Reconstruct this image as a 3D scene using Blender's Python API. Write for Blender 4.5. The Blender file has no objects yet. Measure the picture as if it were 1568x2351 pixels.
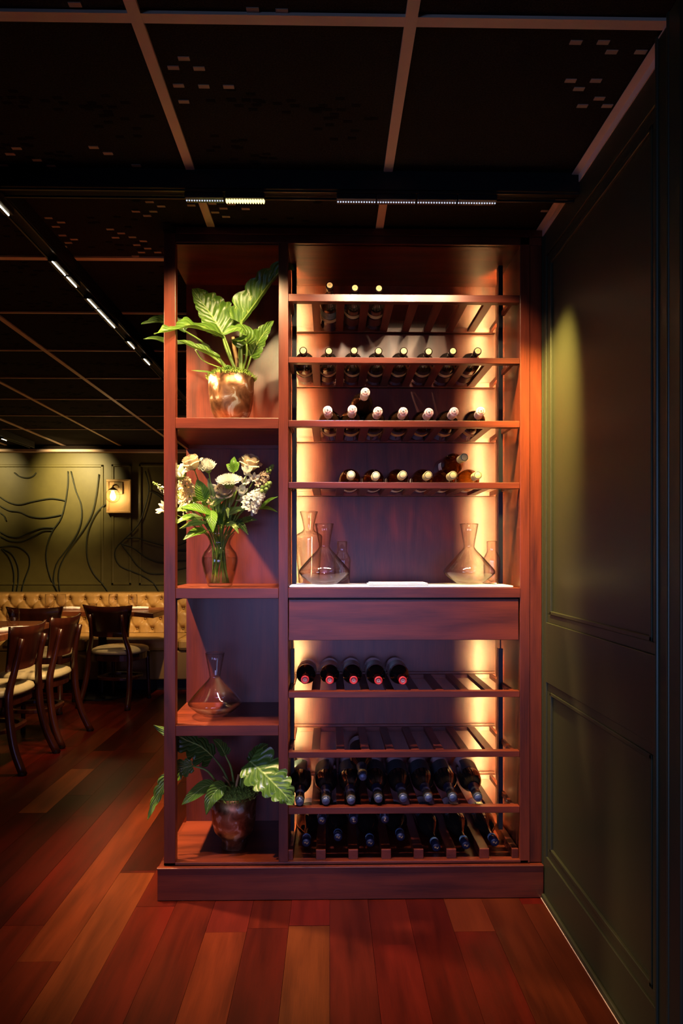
import bpy, bmesh, math, random
from mathutils import Vector, Matrix, Euler
from math import sin, cos, pi, radians, sqrt, atan2, exp

S = bpy.context.scene
COL = S.collection
R0 = random.Random(7)

# ------------------------------------------------------------------ camera
FPX, VH, CAMZ, YAW = 1550.0, 1277.0, 1.222, radians(1.0)
cd = bpy.data.cameras.new('camera')
cam = bpy.data.objects.new('camera', cd)
COL.objects.link(cam)
cam.location = (0, 0, CAMZ)
cam.rotation_euler = (radians(90), 0, -YAW)
cd.sensor_width = 36.0
cd.lens = FPX * 36.0 / 2351.0
cd.shift_y = (VH - 2351 / 2) / 2351.0
cd.clip_start = 0.05
S.camera = cam


def P(u, v, Y):
    """the point of the place at depth Y that photograph pixel (u, v) shows"""
    a, b = (u - 784.0) / FPX, (VH - v) / FPX
    dx, dy = sin(YAW) + a * cos(YAW), cos(YAW) - a * sin(YAW)
    t = Y / dy
    return Vector((dx * t, Y, CAMZ + b * t))


# ------------------------------------------------------------------ world, exposure
w = bpy.data.worlds.new('world')
S.world = w
w.use_nodes = True
w.node_tree.nodes['Background'].inputs[0].default_value = (0.5, 0.62, 1.0, 1)
w.node_tree.nodes['Background'].inputs[1].default_value = 0.002
S.view_settings.view_transform = 'Standard'
S.view_settings.look = 'None'
S.view_settings.gamma = 1.0
S.view_settings.use_curve_mapping = False
S.view_settings.exposure = 0.0
S.cycles.max_bounces = 10
S.cycles.transparent_max_bounces = 40
S.cycles.sample_clamp_indirect = 6.0
S.cycles.use_denoising = True

CEIL, YF, YB = 2.400, 2.42, 2.80
XW = P(1246, 1277, YF).x           # face of the green wall on the right
YWALL = 7.30
TRX = -1.031                       # side track runs along this ceiling runner
WARM, COOL, MID = (1.0, 0.66, 0.30), (0.60, 0.66, 1.0), (1.0, 0.84, 0.62)


def area(name, loc, target, sx, sy, power, colr, spread=180):
    l = bpy.data.lights.new(name, 'AREA')
    l.shape = 'RECTANGLE'
    l.size, l.size_y, l.energy, l.color = sx, sy, power, colr
    l.spread = radians(spread)
    o = bpy.data.objects.new(name, l)
    COL.objects.link(o)
    o.location = loc
    d = Vector(target) - Vector(loc)
    o.rotation_euler = d.to_track_quat('-Z', 'Y').to_euler()
    return o


def spot(name, loc, target, power, colr, size=60, blend=0.7, radius=0.02):
    l = bpy.data.lights.new(name, 'SPOT')
    l.energy, l.color, l.spot_size, l.spot_blend, l.shadow_soft_size = power, colr, radians(size), blend, radius
    o = bpy.data.objects.new(name, l)
    COL.objects.link(o)
    o.location = loc
    d = Vector(target) - Vector(loc)
    o.rotation_euler = d.to_track_quat('-Z', 'Y').to_euler()
    return o


# daylight that comes in through the street windows behind the photographer
area('window_daylight', (0.0, -2.6, 0.95), (0.22, 2.5, 0.42), 2.2, 1.2, 3.4, (0.48, 0.42, 1.0), 34)
area('side_window_daylight', (-2.4, -1.8, 1.2), (XW, 1.95, 0.85), 1.0, 1.4, 4.5, (0.30, 0.50, 1.0), 46)
# the track lights over the cabinet
TY, TZ = 2.0862, 2.312
spot('track_beam_plants', (-0.27, TY, TZ), (-0.38, 2.62, 1.45), 52, (1.0, 0.74, 0.34), 100, 0.5)
spot('track_beam_foliage', (-0.44, TY, TZ), (-0.42, 2.60, 1.50), 30, (1.0, 0.76, 0.38), 100, 0.5)
for k, (uu, tx) in enumerate(((818, 0.02), (910, 0.20), (1002, 0.36), (1094, 0.50))):
    pp = P(uu, 437, TY)
    spot('track_beam_bottles', (pp.x, TY, TZ), (tx * 0.85 - 0.04, 2.60, 1.50), 24, ((1.0, 0.72, 0.45), (1.0, 0.74, 0.48), (1.0, 0.70, 0.42), (1.0, 0.68, 0.38))[k], 98, 0.5)
spot('track_beam_rack', (0.0, TY, TZ), (0.08, 2.50, 0.55), 95, (0.55, 0.52, 1.0), 44, 0.8)
spot('track_beam_wall', (0.50, TY, TZ), (XW, 2.36, 1.60), 460, (1.0, 0.76, 0.20), 50, 1.0)
# the track lights along the dining room
for (yy, tg, pw, sz) in ((2.17, (-0.48, 2.62, 1.2), 210, 76), (2.60, (-0.46, 2.78, 1.3), 480, 76),
                         (2.78, (-0.86, 2.88, 0.0), 260, 30),
                         (3.35, (-2.2, 4.2, 0.76), 120, 46), (3.6, (-2.2, 4.6, 0.6), 90, 50), (5.0, (-1.95, 5.8, 0.76), 110, 40), (4.1, (-1.5, 4.5, 0.0), 110, 56),
                         (4.7, (-2.5, 6.6, 0.6), 200, 44), (5.2, (-1.5, 6.6, 0.6), 190, 44),
                         (5.4, (-3.0, 6.7, 0.7), 130, 40)):
    spot('side_track_beam', (TRX, yy, TZ), tg, pw, (1.0, 0.66, 0.30), sz, 0.8)
for xx, tz, pw in ((-2.75, 2.0, 150), (-3.7, 2.0, 60)):
    spot('wall_wash_beam', (xx, 6.45, 2.36), (xx, 7.3, tz), pw, (1.0, 0.76, 0.32), 66, 1.0)

# ------------------------------------------------------------------ mesh helper
class MB:
    def __init__(s):
        s.v, s.f, s.uv, s.mi = [], [], {}, []

    def _add(s, vs, fs, uvs=None, mi=0):
        b = len(s.v)
        s.v += [Vector(p) for p in vs]
        for i, f in enumerate(fs):
            if uvs is not None:
                s.uv[len(s.f)] = [uvs[j] for j in f]
            s.f.append([b + j for j in f])
            s.mi.append(mi)
        return s

    def box(s, x0, x1, y0, y1, z0, z1, mi=0):
        vs = [(x0, y0, z0), (x1, y0, z0), (x1, y1, z0), (x0, y1, z0), (x0, y0, z1), (x1, y0, z1), (x1, y1, z1), (x0, y1, z1)]
        return s._add(vs, [(0, 3, 2, 1), (4, 5, 6, 7), (0, 1, 5, 4), (1, 2, 6, 5), (2, 3, 7, 6), (3, 0, 4, 7)], mi=mi)

    def bar(s, a, b, w, h, up=(0, 0, 1), mi=0):
        a, b = Vector(a), Vector(b)
        t = (b - a).normalized()
        sd = t.cross(Vector(up)).normalized()
        u = sd.cross(t)
        vs = []
        for q in (a, b):
            for (i, j) in ((-1, -1), (1, -1), (1, 1), (-1, 1)):
                vs.append(q + sd * (i * w / 2) + u * (j * h / 2))
        return s._add(vs, [(0, 1, 2, 3), (7, 6, 5, 4), (0, 4, 5, 1), (1, 5, 6, 2), (2, 6, 7, 3), (3, 7, 4, 0)], mi=mi)

    def prism(s, poly, z0, z1, mi=0):
        n = len(poly)
        vs = [(x, y, z0) for x, y in poly] + [(x, y, z1) for x, y in poly]
        fs = [tuple(reversed(range(n))), tuple(range(n, 2 * n))] + [(i, (i + 1) % n, n + (i + 1) % n, n + i) for i in range(n)]
        return s._add(vs, fs, mi=mi)

    def lathe(s, prof, n=24, axis='Z', c=(0, 0, 0), a0=0.0, a1=2 * pi, cap=False, mi=0):
        """prof: list of (radius, position along the axis)"""
        full = abs(a1 - a0 - 2 * pi) < 1e-6
        m = n if full else n + 1
        vs, uvs = [], []
        c = Vector(c)
        L = max(1, len(prof) - 1)
        for i, (r, h) in enumerate(prof):
            for j in range(m):
                a = a0 + (a1 - a0) * j / n
                x, y = r * cos(a), r * sin(a)
                q = Vector((x, y, h)) if axis == 'Z' else (Vector((x, h, y)) if axis == 'Y' else Vector((h, x, y)))
                vs.append(c + q)
                uvs.append((j / n, i / L))
        fs = []
        for i in range(len(prof) - 1):
            for j in range(n if full else n):
                k = (j + 1) % m if full else j + 1
                q = (i * m + j, i * m + k, (i + 1) * m + k, (i + 1) * m + j)
                fs.append(q if axis != 'Y' else tuple(reversed(q)))
        if cap:
            fs.append(tuple(range(m)))
            fs.append(tuple(reversed(range((len(prof) - 1) * m, len(prof) * m))))
        return s._add(vs, fs, uvs, mi)

    def tube(s, pts, rad, n=8, mi=0, flat=1.0):
        pts = [Vector(p) for p in pts]
        rr = rad if isinstance(rad, (list, tuple)) else [rad] * len(pts)
        vs = []
        t0 = (pts[1] - pts[0]).normalized()
        ref = Vector((0, 1, 0)) if abs(t0.y) < 0.9 else Vector((1, 0, 0))
        sd = t0.cross(ref).normalized()
        for i, p in enumerate(pts):
            t = (pts[min(i + 1, len(pts) - 1)] - pts[max(i - 1, 0)]).normalized()
            sd = (sd - t * sd.dot(t)).normalized()
            u = t.cross(sd)
            for j in range(n):
                a = 2 * pi * j / n
                vs.append(p + sd * (cos(a) * rr[i]) + u * (sin(a) * rr[i] * flat))
        fs = [(i * n + j, i * n + (j + 1) % n, (i + 1) * n + (j + 1) % n, (i + 1) * n + j) for i in range(len(pts) - 1) for j in range(n)]
        fs.append(tuple(reversed(range(n))))
        fs.append(tuple(range((len(pts) - 1) * n, len(pts) * n)))
        return s._add(vs, fs, mi=mi)

    def ball(s, c, rx, ry=None, rz=None, n=12, m=8, mi=0, p=1.0):
        ry, rz = ry or rx, rz or rx
        c = Vector(c)
        sg = lambda x: (1 if x >= 0 else -1) * abs(x) ** p
        vs = [c + Vector((0, 0, -rz))]
        for i in range(1, m):
            b = -pi / 2 + pi * i / m
            for j in range(n):
                a = 2 * pi * j / n
                vs.append(c + Vector((rx * sg(cos(b)) * sg(cos(a)), ry * sg(cos(b)) * sg(sin(a)), rz * sg(sin(b)))))
        vs.append(c + Vector((0, 0, rz)))
        fs = [(0, 1 + (j + 1) % n, 1 + j) for j in range(n)]
        for i in range(m - 2):
            for j in range(n):
                fs.append((1 + i * n + j, 1 + i * n + (j + 1) % n, 1 + (i + 1) * n + (j + 1) % n, 1 + (i + 1) * n + j))
        e = len(vs) - 1
        fs += [(e, 1 + (m - 2) * n + j, 1 + (m - 2) * n + (j + 1) % n) for j in range(n)]
        return s._add(vs, fs, mi=mi)

    def grid(s, fn, nu, nv, mi=0):
        vs, uvs = [], []
        for i in range(nu + 1):
            for j in range(nv + 1):
                vs.append(fn(i / nu, j / nv))
                uvs.append((i / nu, j / nv))
        fs = [(i * (nv + 1) + j, (i + 1) * (nv + 1) + j, (i + 1) * (nv + 1) + j + 1, i * (nv + 1) + j + 1) for i in range(nu) for j in range(nv)]
        return s._add(vs, fs, uvs, mi)

    def mesh(s, name, mats, smooth=False, shift=None):
        me = bpy.data.meshes.new(name)
        sh = Vector(shift) if shift is not None else Vector((0, 0, 0))
        me.from_pydata([tuple(p - sh) for p in s.v], [], s.f)
        for mt in (mats if isinstance(mats, (list, tuple)) else [mats]):
            me.materials.append(mt)
        if s.uv:
            lay = me.uv_layers.new(name='UVMap')
            for pi_, poly in enumerate(me.polygons):
                uv = s.uv.get(pi_)
                if uv:
                    for k, li in enumerate(poly.loop_indices):
                        lay.data[li].uv = uv[k]
        if any(s.mi):
            me.polygons.foreach_set('material_index', s.mi)
        if smooth:
            me.polygons.foreach_set('use_smooth', [True] * len(me.polygons))
        me.update()
        return me

    def build(s, name, mat, parent=None, smooth=False, bevel=0.0, shift=None, loc=None, rot=None, auto=None):
        if shift is None and parent is not None:
            shift = parent.get('_w')
        o = bpy.data.objects.new(name, s.mesh(name, mat, smooth, shift))
        COL.objects.link(o)
        if parent is not None:
            o.parent = parent
        if loc is not None:
            o.location = loc
        if rot is not None:
            o.rotation_euler = rot
        if bevel:
            m = o.modifiers.new('bevel', 'BEVEL')
            m.width, m.segments, m.limit_method, m.angle_limit = bevel, 2, 'ANGLE', radians(40)
        return o


def tag(o, label, cat, group=None, kind=None):
    o['label'], o['category'] = label, cat
    if group:
        o['group'] = group
    if kind:
        o['kind'] = kind
    return o


def thing(name, label, cat, loc=(0, 0, 0), rot=(0, 0, 0), group=None, world=False):
    o = bpy.data.objects.new(name, None)
    COL.objects.link(o)
    o.location, o.rotation_euler = loc, rot
    o.empty_display_size = 0.02
    if world:
        o['_w'] = tuple(loc)
    return tag(o, label, cat, group)


def sub(o, parent):
    """keep a sub-part in its part's frame"""
    o.parent = parent
    return o


def dup(root, loc=None, rot=None, label=None, group=None):
    def cp(o, parent):
        c = o.copy()
        COL.objects.link(c)
        if parent is not None:
            c.parent = parent
        for ch in list(o.children):
            cp(ch, c)
        return c
    r = cp(root, None)
    if loc is not None:
        r.location = loc
    if rot is not None:
        r.rotation_euler = rot
    if label:
        r['label'] = label
    if group:
        r['group'] = group
    return r


def cr(pts, n):
    """Catmull-Rom through pts, n samples"""
    pts = [Vector(p) for p in pts]
    q = [pts[0] * 2 - pts[1]] + pts + [pts[-1] * 2 - pts[-2]]
    out = []
    m = len(pts) - 1
    for i in range(n):
        t = i / (n - 1) * m
        k = min(int(t), m - 1)
        t -= k
        a, b, c, d = q[k], q[k + 1], q[k + 2], q[k + 3]
        out.append(0.5 * ((2 * b) + (c - a) * t + (2 * a - 5 * b + 4 * c - d) * t * t + (3 * b - a - 3 * c + d) * t ** 3))
    return out


# ------------------------------------------------------------------ materials
def nmat(name):
    m = bpy.data.materials.new(name)
    m.use_nodes = True
    nt = m.node_tree
    return m, nt, nt.nodes['Principled BSDF'], nt.nodes['Material Output']


def plain(name, c, rough=0.5, metal=0.0, coat=0.0, spec=0.5, noise=0.0, nscale=20.0, bump=0.0, trans=None):
    m, nt, b, out = nmat(name)
    b.inputs['Base Color'].default_value = (*c, 1)
    b.inputs['Roughness'].default_value = rough
    b.inputs['Metallic'].default_value = metal
    b.inputs['Coat Weight'].default_value = coat
    b.inputs['Specular IOR Level'].default_value = spec
    if noise or bump:
        tc = nt.nodes.new('ShaderNodeTexCoord')
        nz = nt.nodes.new('ShaderNodeTexNoise')
        nz.inputs['Scale'].default_value = nscale
        nz.inputs['Detail'].default_value = 6
        nt.links.new(tc.outputs['Object'], nz.inputs['Vector'])
        if noise:
            rp = nt.nodes.new('ShaderNodeValToRGB')
            rp.color_ramp.elements[0].position, rp.color_ramp.elements[1].position = 0.3, 0.7
            rp.color_ramp.elements[0].color = (*[x * (1 - noise) for x in c], 1)
            rp.color_ramp.elements[1].color = (*[min(1, x * (1 + noise)) for x in c], 1)
            nt.links.new(nz.outputs['Fac'], rp.inputs['Fac'])
            nt.links.new(rp.outputs['Color'], b.inputs['Base Color'])
        if bump:
            bp = nt.nodes.new('ShaderNodeBump')
            bp.inputs['Strength'].default_value = bump
            bp.inputs['Distance'].default_value = 0.004
            nt.links.new(nz.outputs['Fac'], bp.inputs['Height'])
            nt.links.new(bp.outputs['Normal'], b.inputs['Normal'])
    return m


def emis(name, c, s):
    m, nt, b, out = nmat(name)
    b.inputs['Base Color'].default_value = (0, 0, 0, 1)
    b.inputs['Emission Color'].default_value = (*c, 1)
    b.inputs['Emission Strength'].default_value = s
    return m


def wood(name, grain, dark, light, rough=0.36, objcol=False, coat=0.25, figure=0.5, gl=2.2, spec=0.5):
    """grain: axis index the grain runs along"""
    m, nt, b, out = nmat(name)
    N, L = nt.nodes, nt.links
    tc = N.new('ShaderNodeTexCoord')
    oi = N.new('ShaderNodeObjectInfo')
    add = N.new('ShaderNodeVectorMath'); add.operation = 'MULTIPLY_ADD'
    cmb = N.new('ShaderNodeCombineXYZ')
    for i in range(3):
        L.new(oi.outputs['Random'], cmb.inputs[i])
    add.inputs[1].default_value = (7.3, 5.1, 9.7)
    L.new(cmb.outputs[0], add.inputs[0])
    L.new(tc.outputs['Object'], add.inputs[2])
    def mp(sc):
        q = N.new('ShaderNodeMapping')
        v = [sc[1]] * 3
        v[grain] = sc[0]
        q.inputs['Scale'].default_value = v
        L.new(add.outputs[0], q.inputs['Vector'])
        return q
    big = N.new('ShaderNodeTexNoise'); big.inputs['Scale'].default_value = 1.0; big.inputs['Detail'].default_value = 4; big.inputs['Distortion'].default_value = 0.6
    L.new(mp((gl, 16.0)).outputs[0], big.inputs['Vector'])
    fine = N.new('ShaderNodeTexNoise'); fine.inputs['Scale'].default_value = 1.0; fine.inputs['Detail'].default_value = 8; fine.inputs['Roughness'].default_value = 0.7
    L.new(mp((9.0, 330.0)).outputs[0], fine.inputs['Vector'])
    wv = N.new('ShaderNodeTexNoise'); wv.inputs['Scale'].default_value = 1.0; wv.inputs['Detail'].default_value = 2
    L.new(mp((gl * 0.8, 9.0)).outputs[0], wv.inputs['Vector'])
    ml = N.new('ShaderNodeMath'); ml.operation = 'MULTIPLY'; ml.inputs[1].default_value = 22.0
    L.new(wv.outputs['Fac'], ml.inputs[0])
    sn = N.new('ShaderNodeMath'); sn.operation = 'SINE'
    L.new(ml.outputs[0], sn.inputs[0])
    a1 = N.new('ShaderNodeMath'); a1.operation = 'MULTIPLY_ADD'; a1.inputs[1].default_value = 0.10 * figure
    L.new(sn.outputs[0], a1.inputs[0]); L.new(big.outputs['Fac'], a1.inputs[2])
    a2 = N.new('ShaderNodeMath'); a2.operation = 'MULTIPLY_ADD'; a2.inputs[1].default_value = 0.62
    L.new(fine.outputs['Fac'], a2.inputs[0]); L.new(a1.outputs[0], a2.inputs[2])
    rp = N.new('ShaderNodeValToRGB')
    e = rp.color_ramp.elements
    e[0].position, e[1].position = 0.48, 1.10 - 0.06
    e[0].color, e[1].color = (*dark, 1), (*light, 1)
    L.new(a2.outputs[0], rp.inputs['Fac'])
    if objcol:
        mx = N.new('ShaderNodeMix'); mx.data_type = 'RGBA'; mx.blend_type = 'MULTIPLY'
        mx.inputs['Factor'].default_value = 1.0
        L.new(rp.outputs['Color'], mx.inputs[6]); L.new(oi.outputs['Color'], mx.inputs[7])
        L.new(mx.outputs[2], b.inputs['Base Color'])
    else:
        L.new(rp.outputs['Color'], b.inputs['Base Color'])
    b.inputs['Roughness'].default_value = rough
    b.inputs['Coat Weight'].default_value = coat
    b.inputs['Coat Roughness'].default_value = 0.25
    b.inputs['Specular IOR Level'].default_value = spec
    bp = N.new('ShaderNodeBump'); bp.inputs['Strength'].default_value = 0.12; bp.inputs['Distance'].default_value = 0.001
    L.new(fine.outputs['Fac'], bp.inputs['Height']); L.new(bp.outputs['Normal'], b.inputs['Normal'])
    return m


def glass(name, tint=(1, 1, 1), edge=(0.75, 0.75, 0.75), f0=0.04, rough=0.0, power=2.0):
    """thin blown glass: clear in the middle, tinted where one looks along the wall, mirror towards grazing"""
    m, nt, b, out = nmat(name)
    N, L = nt.nodes, nt.links
    N.remove(b)
    lw = N.new('ShaderNodeLayerWeight'); lw.inputs['Blend'].default_value = 0.5
    pw = N.new('ShaderNodeMath'); pw.operation = 'POWER'; pw.inputs[1].default_value = power
    L.new(lw.outputs['Facing'], pw.inputs[0])
    mc = N.new('ShaderNodeMix'); mc.data_type = 'RGBA'
    mc.inputs[6].default_value = (*tint, 1); mc.inputs[7].default_value = (*edge, 1)
    L.new(pw.outputs[0], mc.inputs['Factor'])
    tr = N.new('ShaderNodeBsdfTransparent'); L.new(mc.outputs[2], tr.inputs['Color'])
    gl = N.new('ShaderNodeBsdfGlossy'); gl.inputs['Roughness'].default_value = rough
    p5 = N.new('ShaderNodeMath'); p5.operation = 'POWER'; p5.inputs[1].default_value = 3.0
    L.new(lw.outputs['Facing'], p5.inputs[0])
    fr = N.new('ShaderNodeMath'); fr.operation = 'MULTIPLY_ADD'; fr.inputs[1].default_value = 0.85; fr.inputs[2].default_value = f0
    L.new(p5.outputs[0], fr.inputs[0])
    ms = N.new('ShaderNodeMixShader')
    L.new(fr.outputs[0], ms.inputs[0]); L.new(tr.outputs[0], ms.inputs[1]); L.new(gl.outputs[0], ms.inputs[2])
    L.new(ms.outputs[0], out.inputs['Surface'])
    return m


def leafmat(name, dark, mid, pale, streak=0.0, gloss=0.32, vein=(0.35, 0.5, 0.12)):
    m, nt, b, out = nmat(name)
    N, L = nt.nodes, nt.links
    uv = N.new('ShaderNodeUVMap')
    sp = N.new('ShaderNodeSeparateXYZ'); L.new(uv.outputs[0], sp.inputs[0])
    c = N.new('ShaderNodeMath'); c.operation = 'SUBTRACT'; c.inputs[1].default_value = 0.5
    L.new(sp.outputs[1], c.inputs[0])
    ab = N.new('ShaderNodeMath'); ab.operation = 'ABSOLUTE'; L.new(c.outputs[0], ab.inputs[0])
    # coordinate that runs along the side veins
    k = N.new('ShaderNodeMath'); k.operation = 'MULTIPLY_ADD'; k.inputs[1].default_value = -0.55
    L.new(ab.outputs[0], k.inputs[0]); L.new(sp.outputs[0], k.inputs[2])
    cb = N.new('ShaderNodeCombineXYZ'); L.new(k.outputs[0], cb.inputs[0]); L.new(sp.outputs[1], cb.inputs[1])
    oi = N.new('ShaderNodeObjectInfo'); L.new(oi.outputs['Random'], cb.inputs[2])
    mp = N.new('ShaderNodeMapping'); mp.inputs['Scale'].default_value = (34, 5, 31); L.new(cb.outputs[0], mp.inputs['Vector'])
    nz = N.new('ShaderNodeTexNoise'); nz.inputs['Scale'].default_value = 1.0; nz.inputs['Detail'].default_value = 5; nz.inputs['Roughness'].default_value = 0.65
    L.new(mp.outputs[0], nz.inputs['Vector'])
    rp = N.new('ShaderNodeValToRGB')
    e = rp.color_ramp.elements
    e[0].position, e[0].color = 0.3, (*dark, 1)
    e[1].position, e[1].color = 0.50, (*mid, 1)
    if streak:
        q = e.new(0.70 - 0.2 * streak); q.color = (*mid, 1)
        q = e.new(0.75 - 0.2 * streak); q.color = (*pale, 1)
    L.new(nz.outputs['Fac'], rp.inputs['Fac'])
    # midrib and side veins
    mr = N.new('ShaderNodeMath'); mr.operation = 'LESS_THAN'; mr.inputs[1].default_value = 0.022; L.new(ab.outputs[0], mr.inputs[0])
    s1 = N.new('ShaderNodeMath'); s1.operation = 'MULTIPLY'; s1.inputs[1].default_value = 2 * pi * 9; L.new(k.outputs[0], s1.inputs[0])
    s2 = N.new('ShaderNodeMath'); s2.operation = 'SINE'; L.new(s1.outputs[0], s2.inputs[0])
    s3 = N.new('ShaderNodeMath'); s3.operation = 'GREATER_THAN'; s3.inputs[1].default_value = 0.965; L.new(s2.outputs[0], s3.inputs[0])
    s4 = N.new('ShaderNodeMath'); s4.operation = 'MULTIPLY'; s4.inputs[1].default_value = 0.45; L.new(s3.outputs[0], s4.inputs[0])
    mx1 = N.new('ShaderNodeMath'); mx1.operation = 'MAXIMUM'; L.new(mr.outputs[0], mx1.inputs[0]); L.new(s4.outputs[0], mx1.inputs[1])
    mx = N.new('ShaderNodeMix'); mx.data_type = 'RGBA'; mx.inputs[7].default_value = (*vein, 1)
    L.new(mx1.outputs[0], mx.inputs['Factor']); L.new(rp.outputs['Color'], mx.inputs[6])
    L.new(mx.outputs[2], b.inputs['Base Color'])
    b.inputs['Roughness'].default_value = gloss
    tl = N.new('ShaderNodeBsdfTranslucent'); L.new(mx.outputs[2], tl.inputs['Color'])
    ms = N.new('ShaderNodeMixShader'); ms.inputs[0].default_value = 0.28
    bp = N.new('ShaderNodeBump'); bp.inputs['Strength'].default_value = 0.35; bp.inputs['Distance'].default_value = 0.003
    L.new(s2.outputs[0], bp.inputs['Height']); L.new(bp.outputs['Normal'], b.inputs['Normal'])
    L.new(b.outputs[0], ms.inputs[1]); L.new(tl.outputs[0], ms.inputs[2]); L.new(ms.outputs[0], out.inputs['Surface'])
    return m


def petalmat(name, c, t=0.3):
    m, nt, b, out = nmat(name)
    N, L = nt.nodes, nt.links
    b.inputs['Base Color'].default_value = (*c, 1)
    b.inputs['Roughness'].default_value = 0.6
    tl = N.new('ShaderNodeBsdfTranslucent'); tl.inputs['Color'].default_value = (*c, 1)
    ms = N.new('ShaderNodeMixShader'); ms.inputs[0].default_value = t
    L.new(b.outputs[0], ms.inputs[1]); L.new(tl.outputs[0], ms.inputs[2]); L.new(ms.outputs[0], out.inputs['Surface'])
    return m


def labelmat(name, paper, ink, lines=7, fill=0.5):
    """printed paper: rows of small type across UV"""
    m, nt, b, out = nmat(name)
    N, L = nt.nodes, nt.links
    uv = N.new('ShaderNodeUVMap')
    br = N.new('ShaderNodeTexBrick')
    br.inputs['Color1'].default_value = (*ink, 1); br.inputs['Color2'].default_value = (*paper, 1)
    br.inputs['Mortar'].default_value = (*paper, 1)
    br.inputs['Scale'].default_value = 1.0
    br.inputs['Brick Width'].default_value = 0.035; br.inputs['Row Height'].default_value = 1.0 / lines
    br.inputs['Mortar Size'].default_value = 0.22 / lines; br.inputs['Bias'].default_value = fill
    L.new(uv.outputs[0], br.inputs['Vector'])
    L.new(br.outputs['Color'], b.inputs['Base Color'])
    b.inputs['Roughness'].default_value = 0.55
    return m


M = {}
WD, WL = (0.028, 0.0036, 0.0018), (0.150, 0.0225, 0.0080)
M['wood_x'] = wood('mahogany_along_x', 0, WD, WL, coat=0.08)
M['wood_y'] = wood('mahogany_along_y', 1, WD, WL, coat=0.08)
M['wood_z'] = wood('mahogany_along_z', 2, WD, WL, figure=0.35, coat=0.08)
M['floor'] = wood('floor_plank_wood', 1, (0.35, 0.28, 0.25), (1.0, 0.95, 0.9), rough=0.33, objcol=True, coat=0.0, figure=0.8, gl=1.6, spec=0.22)
M['chair_wood'] = wood('chair_wood', 2, (0.014, 0.003, 0.0025), (0.050, 0.0095, 0.005), rough=0.28)
M['table_wood'] = wood('table_wood', 0, (0.10, 0.022, 0.008), (0.26, 0.07, 0.025), rough=0.3)
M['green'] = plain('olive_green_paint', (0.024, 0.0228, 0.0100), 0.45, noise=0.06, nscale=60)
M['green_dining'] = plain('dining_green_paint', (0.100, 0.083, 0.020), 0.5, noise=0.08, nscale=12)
M['mural'] = plain('mural_dark_paint', (0.018, 0.022, 0.010), 0.6)
M['tile'] = plain('ceiling_tile_felt', (0.020, 0.014, 0.012), 0.95, spec=0.1, noise=0.5, nscale=240, bump=0.4)
M['slot_dark'] = plain('tile_slot_dark', (0.005, 0.004, 0.004), 0.95, spec=0.1)
M['slot_lit'] = plain('tile_slot_painted_lit', (0.45, 0.31, 0.25), 0.8)  # pale tint stands in for light caught on a slot's cut face
M['tee'] = plain('ceiling_grid_metal', (0.78, 0.54, 0.44), 0.5)
M['black'] = plain('black_metal', (0.008, 0.008, 0.010), 0.35)
M['rail_black'] = plain('black_powder_coat', (0.006, 0.006, 0.008), 0.6, spec=0.3)
M['steel'] = plain('steel', (0.5, 0.5, 0.5), 0.3, metal=1.0)
M['led_strip'] = emis('led_strip_glow', (1.0, 0.70, 0.25), 460.0)
M['led_on'] = emis('led_bright_glow', (1.0, 0.84, 0.30), 2.4)
M['led_dim'] = emis('led_dim_glow', (0.75, 0.82, 1.0), 0.9)
M['led_far'] = emis('led_far_glow', (1.0, 0.90, 0.66), 14.0)
M['cork'] = plain('cork', (0.62, 0.42, 0.16), 0.6, noise=0.2, nscale=300)
M['dark_glass'] = plain('dark_bottle_glass', (0.010, 0.007, 0.006), 0.06, coat=0.6)
M['amber_dark'] = plain('dark_amber_glass', (0.022, 0.009, 0.004), 0.05, coat=0.6)
M['amber'] = glass('amber_bottle_glass', (0.80, 0.50, 0.15), (0.40, 0.17, 0.03), rough=0.03)
M['clear'] = glass('clear_glass', (0.99, 0.98, 0.975), (0.34, 0.28, 0.26), power=5.0)
M['vase_glass'] = glass('vase_glass', (0.985, 0.985, 0.96), (0.62, 0.60, 0.50), power=3.0)
M['water'] = glass('water', (0.95, 0.965, 0.91), (0.78, 0.78, 0.66), f0=0.02, power=3.0)
M['label_cream'] = labelmat('cream_label', (0.62, 0.50, 0.34), (0.30, 0.22, 0.13), 5, 0.3)
M['label_white'] = labelmat('white_label', (0.75, 0.72, 0.72), (0.16, 0.14, 0.22), 6, -0.15)
M['label_navy'] = labelmat('dark_label', (0.022, 0.036, 0.048), (0.30, 0.36, 0.38), 7, -0.55)
M['label_blue'] = plain('blue_picture_label', (0.06, 0.13, 0.22), 0.5, noise=0.8, nscale=40)
M['label_maroon'] = plain('maroon_label', (0.05, 0.012, 0.018), 0.5)
M['foil_red'] = plain('red_foil', (0.62, 0.03, 0.03), 0.38, coat=0.3)
M['foil_pink'] = plain('pale_pink_foil', (0.80, 0.60, 0.58), 0.4)
M['foil_pinkring'] = plain('pink_ring_foil', (0.62, 0.20, 0.20), 0.4)
M['foil_cream'] = plain('cream_foil', (0.72, 0.60, 0.28), 0.4)
M['foil_navy'] = plain('navy_foil', (0.012, 0.014, 0.035), 0.35)
M['foil_blue'] = plain('blue_grey_foil', (0.07, 0.09, 0.16), 0.32, metal=0.3, bump=0.5, nscale=160)
M['band_blue'] = plain('light_blue_band', (0.13, 0.22, 0.42), 0.4)
M['gold'] = plain('gold_print', (0.85, 0.52, 0.18), 0.4, metal=0.3)
M['gold_dull'] = plain('dull_gold_wire', (0.22, 0.16, 0.08), 0.4, metal=0.6, bump=0.6, nscale=220)
M['ink'] = plain('dark_ink', (0.03, 0.03, 0.03), 0.6)
M['linen'] = plain('white_linen', (0.82, 0.78, 0.76), 0.9, noise=0.05, nscale=400, bump=0.2)
M['leather'] = plain('cream_leather', (0.52, 0.42, 0.25), 0.42, noise=0.06, nscale=30)
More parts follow.
